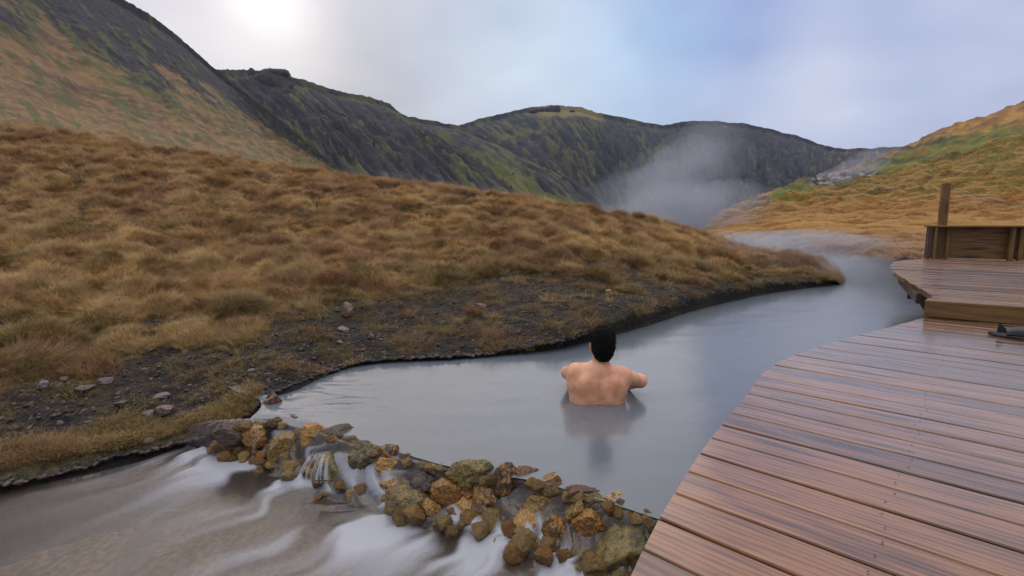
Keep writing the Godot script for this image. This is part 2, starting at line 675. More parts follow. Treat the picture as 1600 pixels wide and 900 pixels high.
func build_bank() -> void:
	var rows := [
		[Vector3(-2.78, -0.62, -1.68), Vector3(-2.58, -0.62, -2.03), Vector3(-2.39, -0.62, -2.25), Vector3(-2.09, -0.62, -2.51), Vector3(-1.70, -0.62, -2.83), Vector3(-1.43, -0.40, -3.07), Vector3(-1.18, -0.40, -3.81), Vector3(-0.51, -0.40, -3.98), Vector3(0.16, -0.40, -4.20), Vector3(0.64, -0.40, -4.56), Vector3(1.45, -0.40, -5.43), Vector3(2.35, -0.40, -6.49), Vector3(3.80, -0.40, -7.92), Vector3(5.01, -0.40, -8.84), Vector3(6.00, -0.40, -9.52), Vector3(6.54, -0.40, -10.07)],
		[Vector3(-3.16, -0.22, -1.91), Vector3(-2.93, -0.22, -2.31), Vector3(-2.71, -0.22, -2.55), Vector3(-2.37, -0.22, -2.86), Vector3(-1.94, -0.22, -3.21), Vector3(-1.62, 0.00, -3.47), Vector3(-1.31, 0.00, -4.24), Vector3(-0.57, 0.00, -4.43), Vector3(0.18, 0.00, -4.65), Vector3(0.70, 0.00, -5.01), Vector3(1.57, 0.00, -5.87), Vector3(2.50, 0.00, -6.92), Vector3(4.00, 0.00, -8.33), Vector3(5.23, 0.00, -9.23), Vector3(6.24, 0.00, -9.90), Vector3(6.78, -0.12, -10.45)],
		[Vector3(-3.93, -0.40, -2.39), Vector3(-3.29, -0.27, -2.61), Vector3(-2.81, -0.15, -2.66), Vector3(-2.46, -0.15, -2.96), Vector3(-2.00, -0.13, -3.29), Vector3(-1.70, 0.03, -3.62), Vector3(-1.32, 0.06, -4.30), Vector3(-0.58, 0.07, -4.56), Vector3(0.18, 0.13, -4.80), Vector3(0.71, 0.20, -5.05), Vector3(1.60, 0.24, -6.04), Vector3(2.54, 0.25, -7.06), Vector3(4.03, 0.22, -8.44), Vector3(5.25, 0.16, -9.27), Vector3(6.17, 0.08, -9.77), Vector3(6.50, -0.10, -9.97)],
		[Vector3(-5.57, 0.06, -3.54), Vector3(-4.80, 0.06, -3.93), Vector3(-4.01, 0.15, -3.91), Vector3(-3.42, 0.10, -4.18), Vector3(-2.74, 0.12, -4.42), Vector3(-2.30, 0.23, -4.89), Vector3(-1.77, 0.31, -5.84), Vector3(-0.85, 0.38, -6.75), Vector3(0.27, 0.46, -7.09), Vector3(1.07, 0.47, -7.32), Vector3(2.09, 0.36, -7.72), Vector3(3.03, 0.36, -8.47), Vector3(4.69, 0.23, -9.95), Vector3(5.78, 0.19, -10.29), Vector3(6.41, 0.09, -10.14), Vector3(6.62, -0.10, -10.13)],
		[Vector3(-10.04, 0.78, -6.58), Vector3(-8.41, 0.74, -7.08), Vector3(-7.07, 0.74, -7.07), Vector3(-5.90, 0.68, -7.32), Vector3(-4.72, 0.66, -7.66), Vector3(-3.69, 0.68, -7.99), Vector3(-2.67, 0.79, -8.91), Vector3(-1.26, 0.90, -10.12), Vector3(0.37, 0.90, -9.99), Vector3(1.45, 0.81, -9.89), Vector3(2.89, 0.58, -10.61), Vector3(3.86, 0.50, -10.83), Vector3(5.46, 0.29, -11.80), Vector3(6.31, 0.24, -11.37), Vector3(6.72, 0.10, -10.66), Vector3(6.71, -0.10, -10.31)],
		[Vector3(-19.83, 4.39, -13.52), Vector3(-16.59, 4.11, -14.45), Vector3(-13.92, 3.70, -14.36), Vector3(-11.47, 3.41, -14.51), Vector3(-9.12, 3.04, -14.94), Vector3(-6.81, 2.70, -15.03), Vector3(-4.38, 2.36, -14.87), Vector3(-1.83, 2.07, -14.89), Vector3(0.52, 1.71, -13.99), Vector3(2.03, 1.43, -13.65), Vector3(3.82, 1.13, -13.99), Vector3(4.92, 0.77, -13.85), Vector3(6.22, 0.37, -13.65), Vector3(7.00, 0.25, -12.70), Vector3(7.02, 0.10, -11.18), Vector3(6.81, -0.10, -10.49)],
		[Vector3(-22.21, 3.11, -15.14), Vector3(-18.58, 2.91, -16.19), Vector3(-15.60, 2.62, -16.08), Vector3(-12.85, 2.40, -16.26), Vector3(-10.21, 2.14, -16.73), Vector3(-7.62, 1.89, -16.83), Vector3(-4.91, 1.65, -16.65), Vector3(-2.05, 1.44, -16.67), Vector3(0.58, 1.18, -15.67), Vector3(2.27, 0.98, -15.29), Vector3(4.28, 0.76, -15.67), Vector3(5.50, 0.51, -15.52), Vector3(6.97, 0.22, -15.29), Vector3(7.83, 0.13, -14.23), Vector3(7.86, 0.02, -12.52), Vector3(7.62, -0.04, -11.74)],
		[Vector3(-26.18, -0.90, -17.84), Vector3(-21.90, -0.90, -19.08), Vector3(-18.38, -0.90, -18.95), Vector3(-15.14, -0.90, -19.16), Vector3(-12.03, -0.90, -19.72), Vector3(-8.99, -0.90, -19.84), Vector3(-5.78, -0.90, -19.63), Vector3(-2.42, -0.90, -19.65), Vector3(0.68, -0.90, -18.47), Vector3(2.68, -0.90, -18.02), Vector3(5.04, -0.90, -18.46), Vector3(6.49, -0.90, -18.29), Vector3(8.22, -0.90, -18.01), Vector3(9.23, -0.90, -16.77), Vector3(9.26, -0.90, -14.76), Vector3(8.98, -0.90, -13.84)]]
	bank = loft(rows, 560, [8, 34, 74, 80, 66, 16, 8])
	var cols := PackedColorArray()
	cols.resize(bank.p.size())
	var mud := PackedFloat32Array()
	mud.resize(bank.p.size())
	for j in bank.nv:
		var t: float = bank.t[j]
		for i in bank.nu:
			var q: int = j * bank.nu + i
			var p: Vector3 = bank.p[q]
			var n1 := nz(p.x * 0.55, p.z * 0.55)
			var n3 := nz(p.x * 2.6 + 7, p.z * 2.6)
			var grassy := smooth(2.1, 3.1, t + n1 * 0.5)
			var reach := lerpf(2.95, 2.55, smooth(330.0, 430.0, i))  # the gravelly slope by the weir is barer than the mossy lip further up
			var m := clampf(maxf(bareness(p), 1.0 - smooth(reach - 0.4, reach + 0.4, t + n1 * 1.0 + n3 * 0.6)), 0, 1)
			if i < 175:
				m *= 1.0 - 0.85 * smooth(0.35, 0.1, absf(t - 2.08) + 0.15 * n3)  # a mossy lip above the lower stream
			m = maxf(m, smooth(1.4, 1.0, t))
			mud[q] = m
			var lift := 0.0
			if t > 1.0 and t < 6.0:
				var k := smooth(1.0, 1.9, t)
				var far := smooth(2.6, 3.6, t)
				lift += k * (0.05 * n1 + 0.035 * n3 + 0.02 * nz(p.x * 7.0, p.z * 7.0))
				var cl := cells.get_noise_2d(p.x * 2.3 + 0.4 * n3, p.z * 2.3 + 0.4 * n1)
				lift += far * (0.13 * maxf(ridged(p.x * 0.6 + 31, p.z * 0.6), -0.4) - 0.12 * (cl + 0.5) + 0.06 * nz(p.x * 1.9, p.z * 1.9))
				if i > bank.nu - 30:
					lift *= (bank.nu - 1 - i) / 30.0
			bank.p[q].y += lift
			var wet := lin(44, 33, 26).lerp(lin(29, 22, 19), smooth(-0.2, 0.3, n3)).lerp(lin(66, 50, 38), smooth(0.22, 0.5, nz(p.x * 6.0 + 3, p.z * 6.0)))
			var moss := lin(84, 72, 26).lerp(lin(98, 84, 34), smooth(-0.3, 0.3, n3))
			var sod := lin(92, 68, 38).lerp(lin(120, 88, 50), smooth(-0.2, 0.4, n3 + n1))
			wet = wet.lerp(lin(66, 56, 24), smooth(0.1, 0.35, nz(p.x * 1.3 - 20, p.z * 1.3)) * 0.8)
			var c := moss.lerp(sod, grassy)
			c = c.lerp(wet, m)
			cols[q] = c
	var o := put("grassy_bank", grid_mesh(bank, cols), earth(1.6, 0.9, 0.45, 3.0))
	tag(o, "grassy hummock and muddy bank along the far side of the pool", "bank", "", "structure")
	# grass
	var kinds := [
		tuft(1, 26, 0.2, 0.08, 0.1, 0.0028), tuft(2, 26, 0.18, 0.1, 0.5, 0.0028), tuft(3, 30, 0.26, 0.07, 0.9, 0.003), tuft(4, 24, 0.15, 0.1, 0.2, 0.0026),
		tuft(5, 34, 0.065, 0.09, 0.1, 0.002), tuft(6, 34, 0.32, 0.12, 0.7, 0.0032)]
	var gm := StandardMaterial3D.new()
	gm.vertex_color_use_as_albedo = true
	gm.roughness = 0.7
	gm.backlight_enabled = true
	gm.backlight = Color(0.5, 0.5, 0.5)
	var where := []
	var tint := []
	for k in kinds.size():
		where.append([])
		tint.append(PackedColorArray())
	var root := base("grass")
	tag(root, "tawny matted grass covering the near bank", "grass", "", "stuff")
	var placed := 0
	var patch := FastNoiseLite.new()
	patch.seed = 9
	patch.noise_type = FastNoiseLite.TYPE_CELLULAR
	patch.frequency = 1.0
	patch.fractal_type = FastNoiseLite.FRACTAL_NONE
	patch.cellular_return_type = FastNoiseLite.RETURN_CELL_VALUE
	for tries in 470000:
		var fu: float = rng.randf() * (bank.nu - 2)
		var fv: float = rng.randf_range(26, bank.nv - 18)
		var q := int(fv) * int(bank.nu) + int(fu)
		var p := at_grid(bank, fu, fv)
		if p.y < (0.03 if fu > 175 else -0.15) or fu < 30:
			continue
		var t: float = bank.t[int(fv)]
		# even spread over the ground: weigh by the area of the cell
		var e1: Vector3 = bank.p[q + 1] - bank.p[q]
		var e2: Vector3 = bank.p[q + bank.nu] - bank.p[q]
		var area := e1.cross(e2).length()
		var r := Vector2(p.x, p.z).length()
		var want := area * 3000.0 / (1.0 + r * r * 0.006)
		var m: float = mud[q]
		want *= 1.0 - 0.955 * smooth(0.2, 0.75, m + 0.45 * nz(p.x * 2.3, p.z * 2.3))
		var n3 := nz(p.x * 2.6 + 7, p.z * 2.6)
		var n0 := nz(p.x * 0.55, p.z * 0.55)
		var cl := cells.get_noise_2d(p.x * 2.3 + 0.4 * n3, p.z * 2.3 + 0.4 * n0)
		var crown := smooth(-0.35, -0.75, cl)  # 1 on top of a tussock, 0 in the hollows between
		want *= 0.55 + 0.75 * crown
		if rng.randf() > want:
			continue
		var n1 := nz(p.x * 0.55, p.z * 0.55)
		var n2 := nz(p.x * 1.1 + 50, p.z * 1.1)
		var green := smooth(0.05, 0.45, n2 + 0.5 * m + (0.42 - 0.25 * (t - 2.0)) + rng.randf_range(-0.15, 0.15))
		if fu < 175 and t < 2.5:
			green = 0.6
		if fu > bank.nu - 45 and rng.randf() < 0.7:
			continue
		var k := 0
		var low := smooth(4.0, 3.0, t + n1 * 0.7 + n2 * 0.5)
		if rng.randf() < low * 0.93 or (fu < 200 and t < 2.6):
			k = 4 if rng.randf() < 0.82 else 3
		else:
			k = [0, 1, 2, 3, 5, 2][rng.randi() % 6]
			if k == 5 and n2 < -0.1:
				k = 1
		var c := lin(198, 156, 94).lerp(lin(154, 114, 70), smooth(-0.3, 0.3, n1 + rng.randf_range(-0.25, 0.25)))
		c = c.lerp(lin(212, 172, 112), maxf(0.0, rng.randf() - 0.72) * 2.4)
		c = c.lerp(lin(112, 100, 42), green * 0.8)
		c = c.lerp(lin(112, 88, 46), smooth(3.7, 2.6, t + n1 * 0.5) * 0.75)  # shorter, duller growth lower down
		var own := patch.get_noise_2d(p.x * 2.3 + 0.4 * n3, p.z * 2.3 + 0.4 * n0)
		c = c.lerp(lin(144, 98, 60), maxf(0.0, own) * 0.7).lerp(lin(196, 160, 100), maxf(0.0, -own) * 0.5)
		var turn := own * 4.0 + rng.randfn() * 0.9
		var s := rng.randf_range(0.5, 0.95) * (1.0 + r * 0.018) * (0.42 + 0.3 * crown)
		if k == 4:
			s *= 0.9
		var up: Vector3 = (bank.n[q] * 0.6 + Vector3.UP * 0.4).normalized()
		var bs := Basis(Quaternion(Vector3.UP, up)) * Basis(Vector3.UP, turn)
		where[k].append(Transform3D(bs.scaled(Vector3(s, s * rng.randf_range(0.7, 1.15), s)), p))
		tint[k].append(c)
		placed += 1
	print("tufts ", placed)
	for k in kinds.size():
		copies("tuft", kinds[k], gm, where[k], tint[k], "", "", root)
	# pebbles strewn over the mud
	var pm := StandardMaterial3D.new()
	pm.vertex_color_use_as_albedo = true
	pm.roughness = 0.65
	var peb := base("pebbles")
	tag(peb, "small dark pebbles strewn over the muddy bank", "pebbles", "", "stuff")
	for kind in 3:
		var mesh := stone(300 + kind, Vector3(1, 0.5, 0.8), [gray(0.75), gray(1.0), gray(0.55)], 1, 7, 0.1)
		var wh := []
		var ti := PackedColorArray()
		for tries in 40000:
			var fu: float = rng.randf() * (bank.nu - 2)
			var fv: float = rng.randf_range(10, 130)
			var q := int(fv) * int(bank.nu) + int(fu)
			if mud[q] < 0.3 or rng.randf() > mud[q] * 0.08:
				continue
			if fu < 200 and fv < 24:
				continue
			if fu > 340 and rng.randf() < 0.8:
				continue
			var p := at_grid(bank, fu, fv)
			if p.y < -0.23:
				continue
			var s := 0.007 + 0.022 * pow(rng.randf(), 2.5)
			wh.append(Transform3D(Basis.from_euler(Vector3(rng.randfn() * 0.3, rng.randf() * TAU, rng.randfn() * 0.3)).scaled(Vector3.ONE * s), p + Vector3.UP * s * 0.15))
			ti.append(lin(56, 44, 37).lerp(lin(98, 80, 70), pow(rng.randf(), 3.0)).lerp(lin(96, 66, 50), 1.0 if rng.randf() < 0.15 else 0.0))
		copies("pebble", mesh, pm, wh, ti, "", "", peb)


# ---------- hills ----------
func hill(n: String, rows: Array, nu: int, steps: Array, paint: Callable, mat: Material, label: String) -> Dictionary:
	var g := loft(rows, nu, steps)
	var cols := PackedColorArray()
	cols.resize(g.p.size())
	var top := rows.size() - 3
	for j in g.nv:
		var v: float = (g.t[j] - 1.0) / (top - 1.0)
		for i in g.nu:
			var q: int = j * g.nu + i
			var out: Array = paint.call(float(i) / (g.nu - 1), v, g.p[q])
			g.p[q].y += out[0]
			cols[q] = out[1]
	tag(put(n, grid_mesh(g, cols), mat), label, "hill", "", "structure")
	return g


func build_hills() -> void:
	var mat := earth(0.35, 0.95, 0.55, 0.0, 0.03)
	var brown := lin(152, 117, 70)
	var rust := lin(128, 92, 60)
	var green := lin(98, 98, 38)
	var lime := lin(126, 126, 36)
	var scree := lin(58, 48, 50)
	var dark := lin(40, 34, 38)
	# left hill: scree above, moss and tawny grass below
	hill("left_hill", [
		[Vector3(-22.70, -1.50, -17.73), Vector3(-21.97, -1.50, -22.57), Vector3(-21.26, -1.50, -26.79), Vector3(-19.74, -1.50, -32.24), Vector3(-19.04, -1.50, -38.78), Vector3(-18.13, -1.50, -46.06), Vector3(-17.02, -1.50, -53.14), Vector3(-16.36, -1.50, -58.97), Vector3(-15.80, -1.50, -65.62), Vector3(-13.63, -1.50, -68.86)],
		[Vector3(-25.22, 3.77, -19.70), Vector3(-24.42, 4.83, -25.08), Vector3(-23.63, 4.73, -29.76), Vector3(-21.93, 4.68, -35.82), Vector3(-21.15, 4.61, -43.09), Vector3(-20.15, 4.32, -51.18), Vector3(-18.91, 4.30, -59.05), Vector3(-18.18, 4.09, -65.53), Vector3(-17.56, 3.52, -72.92), Vector3(-15.14, 2.70, -76.52)],
		[Vector3(-51.34, 13.05, -39.15), Vector3(-47.61, 13.62, -46.76), Vector3(-44.61, 12.29, -54.32), Vector3(-40.19, 11.35, -62.80), Vector3(-37.20, 10.76, -71.15), Vector3(-33.90, 9.42, -79.83), Vector3(-26.41, 7.37, -76.32), Vector3(-22.28, 5.85, -74.97), Vector3(-19.11, 4.30, -75.37), Vector3(-15.98, 2.90, -76.91)],
		[Vector3(-71.10, 25.98, -53.02), Vector3(-65.69, 24.89, -61.89), Vector3(-60.94, 21.87, -71.85), Vector3(-54.78, 19.68, -82.10), Vector3(-50.52, 18.42, -91.15), Vector3(-45.68, 15.69, -100.34), Vector3(-32.99, 10.87, -88.74), Vector3(-25.91, 7.73, -81.77), Vector3(-20.54, 5.08, -77.12), Vector3(-16.79, 3.09, -77.16)],
		[Vector3(-89.17, 41.89, -65.12), Vector3(-82.56, 38.34, -74.82), Vector3(-76.19, 33.39, -87.14), Vector3(-68.66, 29.64, -98.93), Vector3(-63.51, 27.54, -108.53), Vector3(-57.40, 23.12, -118.23), Vector3(-39.57, 14.83, -99.62), Vector3(-29.53, 9.77, -87.75), Vector3(-21.95, 5.88, -78.64), Vector3(-17.59, 3.29, -77.35)],
		[Vector3(-106.28, 60.24, -76.09), Vector3(-98.78, 53.57, -86.34), Vector3(-90.90, 46.59, -100.99), Vector3(-82.24, 41.03, -114.17), Vector3(-76.48, 37.93, -124.22), Vector3(-69.27, 31.58, -134.40), Vector3(-46.26, 19.21, -109.51), Vector3(-33.19, 11.96, -93.22), Vector3(-23.35, 6.70, -80.03), Vector3(-18.39, 3.48, -77.52)],
		[Vector3(-122.72, 80.61, -86.26), Vector3(-114.58, 70.26, -96.81), Vector3(-105.27, 61.24, -113.77), Vector3(-95.70, 53.67, -128.23), Vector3(-89.51, 49.43, -138.61), Vector3(-81.36, 40.93, -149.27), Vector3(-53.11, 23.98, -118.66), Vector3(-36.91, 14.27, -98.30), Vector3(-24.76, 7.54, -81.31), Vector3(-19.18, 3.67, -77.67)],
		[Vector3(-130.08, 77.38, -91.43), Vector3(-121.45, 67.45, -102.62), Vector3(-111.58, 58.79, -120.60), Vector3(-101.44, 51.52, -135.92), Vector3(-94.88, 47.45, -146.93), Vector3(-86.24, 39.29, -158.22), Vector3(-56.29, 23.02, -125.78), Vector3(-39.12, 13.70, -104.20), Vector3(-26.24, 7.24, -86.19), Vector3(-20.33, 3.53, -82.33)],
		[Vector3(-184.08, -3.00, -129.38), Vector3(-171.87, -3.00, -145.21), Vector3(-157.90, -3.00, -170.66), Vector3(-143.54, -3.00, -192.34), Vector3(-134.27, -3.00, -207.91), Vector3(-122.04, -3.00, -223.90), Vector3(-79.66, -3.00, -177.99), Vector3(-55.36, -3.00, -147.45), Vector3(-37.14, -3.00, -121.97), Vector3(-28.77, -3.00, -116.50)]], 330, [3, 40, 44, 44, 44, 40, 4, 4], func(u: float, v: float, p: Vector3) -> Array:
		var a := nz(u * 7.0 + v * 1.2, v * 2.2)
		var s := nz(u * 46.0 + v * 3.0, v * 5.0)
		var f := nz(p.x * 0.16, p.z * 0.16)
		var f2 := nz(p.x * 0.55 + 4, p.z * 0.55 + p.y * 0.4)
		var lines := nz(p.x * 0.02 + 8, p.y * 0.42)
		var c := brown.lerp(rust, smooth(-0.2, 0.3, f))
		c = c.lerp(brown * 1.2, smooth(0.0, 0.4, f2))
		c = c.lerp(green.lerp(lime, maxf(0.0, f2)), 0.7 * smooth(-0.05, 0.3, a * 1.3 + (v - 0.42) * 0.9 + f * 0.35 + f2 * 0.1))
		c = c.lerp(rust.lerp(dark, 0.6), smooth(0.26, 0.36, lines + f * 0.25 + f2 * 0.1) * 0.55)
		var bar := smooth(0.53, 0.6, v + a * 0.35 + s * 0.2 + 0.1 * f + 0.08 * f2)
		c = c.lerp(scree.lerp(dark, smooth(-0.2, 0.3, s)), bar)
		c = c.lerp(green, smooth(0.24, 0.34, s + f * 0.5 + f2 * 0.35 - (v - 0.6) * 0.25) * 0.85)
		var e := sin(clampf(v, 0, 1) * PI)
		return [e * (1.6 * a + 0.9 * s * v) + 0.28 * f + 0.35 * f2 + 0.5 * absf(lines) * e, c], mat, "steep hillside of dark scree over tawny and mossy slopes beyond the near bank")
	# middle ridge with gullies
	hill("ridge", [
		[Vector3(-37.74, -1.50, -76.72), Vector3(-31.19, -1.50, -84.42), Vector3(-24.75, -1.50, -91.20), Vector3(-18.03, -1.50, -97.34), Vector3(-10.19, -1.50, -103.00), Vector3(-1.34, -1.50, -107.99), Vector3(5.57, -1.50, -112.36), Vector3(14.39, -1.50, -116.11), Vector3(24.52, -1.50, -123.59), Vector3(32.50, -1.50, -131.03)],
		[Vector3(-41.93, 6.71, -85.25), Vector3(-34.66, 6.13, -93.80), Vector3(-27.50, 5.29, -101.33), Vector3(-20.04, 4.64, -108.16), Vector3(-11.32, 3.73, -114.44), Vector3(-1.48, 3.11, -119.99), Vector3(6.18, 2.43, -124.85), Vector3(15.99, 1.68, -129.01), Vector3(27.24, 1.20, -137.32), Vector3(36.12, 0.84, -145.59)],
		[Vector3(-60.88, 13.79, -117.41), Vector3(-51.56, 13.53, -127.20), Vector3(-42.75, 13.08, -135.68), Vector3(-33.28, 12.41, -143.44), Vector3(-22.06, 11.14, -152.04), Vector3(-9.44, 10.29, -159.73), Vector3(0.00, 8.89, -165.56), Vector3(13.50, 7.83, -173.63), Vector3(28.33, 6.20, -181.96), Vector3(39.40, 4.19, -187.29)],
		[Vector3(-76.49, 22.17, -140.37), Vector3(-66.50, 22.45, -150.85), Vector3(-57.30, 22.66, -159.91), Vector3(-46.87, 22.08, -168.46), Vector3(-34.15, 20.57, -179.03), Vector3(-19.86, 19.58, -188.62), Vector3(-9.59, 17.37, -195.39), Vector3(6.60, 16.17, -206.77), Vector3(24.41, 12.99, -215.49), Vector3(37.82, 8.70, -218.82)],
		[Vector3(-91.59, 31.84, -160.40), Vector3(-81.52, 32.76, -171.31), Vector3(-72.47, 33.78, -180.72), Vector3(-61.54, 33.35, -189.99), Vector3(-47.77, 31.68, -202.48), Vector3(-32.32, 30.62, -213.93), Vector3(-21.65, 27.51, -221.63), Vector3(-3.18, 26.32, -236.30), Vector3(17.49, 21.30, -245.70), Vector3(33.52, 14.20, -247.42)],
		[Vector3(-106.56, 42.67, -178.55), Vector3(-96.82, 44.28, -189.65), Vector3(-88.30, 46.18, -199.24), Vector3(-77.19, 45.94, -209.14), Vector3(-62.71, 44.21, -223.48), Vector3(-46.49, 43.16, -236.77), Vector3(-35.79, 39.07, -245.37), Vector3(-15.40, 38.05, -263.39), Vector3(8.03, 30.95, -273.72), Vector3(26.95, 20.58, -274.16)],
		[Vector3(-121.52, 54.52, -195.27), Vector3(-112.42, 56.84, -206.36), Vector3(-104.71, 59.67, -215.96), Vector3(-93.66, 59.64, -226.39), Vector3(-78.77, 57.93, -242.53), Vector3(-62.12, 56.97, -257.62), Vector3(-51.70, 51.84, -267.04), Vector3(-29.73, 51.17, -288.47), Vector3(-3.66, 41.81, -299.98), Vector3(18.35, 27.78, -299.44)],
		[Vector3(-128.82, 52.34, -206.99), Vector3(-119.17, 54.56, -218.74), Vector3(-110.99, 57.29, -228.91), Vector3(-99.28, 57.25, -239.97), Vector3(-83.50, 55.61, -257.08), Vector3(-65.85, 54.69, -273.07), Vector3(-54.80, 49.77, -283.06), Vector3(-31.52, 49.12, -305.78), Vector3(-3.87, 40.14, -317.98), Vector3(19.46, 26.67, -317.40)],
		[Vector3(-182.29, -3.00, -292.91), Vector3(-168.64, -3.00, -309.54), Vector3(-157.06, -3.00, -323.93), Vector3(-140.49, -3.00, -339.59), Vector3(-118.16, -3.00, -363.79), Vector3(-93.18, -3.00, -386.42), Vector3(-77.55, -3.00, -400.56), Vector3(-44.60, -3.00, -432.71), Vector3(-5.48, -3.00, -449.97), Vector3(27.53, -3.00, -449.16)]], 330, [3, 36, 40, 40, 40, 40, 4, 4], func(u: float, v: float, p: Vector3) -> Array:
		var g := ridged(u * 15.0, v * 1.1)
		var s := nz(u * 60.0, v * 3.2)
		var f := nz(p.x * 0.09, p.y * 0.2 + p.z * 0.03)
		var a := nz(u * 9.0 + 20, v * 1.6)
		var f2 := nz(p.x * 0.3, p.y * 0.3 + p.z * 0.1)
		var c := dark.lerp(scree, smooth(-0.3, 0.4, s))
		c = c.lerp(green, smooth(0.08, 0.2, a * 0.8 + s * 0.85 + f * 0.3 + f2 * 0.2 - 0.08) * 0.9)
		c = c.lerp(green.lerp(lime, 0.4), smooth(0.06, 0.02, absf(u - 0.72 - a * 0.02)) * smooth(0.75, 0.5, v) * 0.9)
		c = c.lerp(green, smooth(0.93, 1.0, v) * smooth(-0.1, 0.2, f) * 0.7)
		var e := sin(clampf(v, 0, 1) * PI)
		return [e * (5.0 * g + 1.5 * s) + 0.8 * f + 0.8 * f2 * smooth(1.0, 0.85, v) + 0.5 * s * smooth(0.8, 1.0, v), c], mat, "dark gullied ridge with mossy streaks behind the left hill")
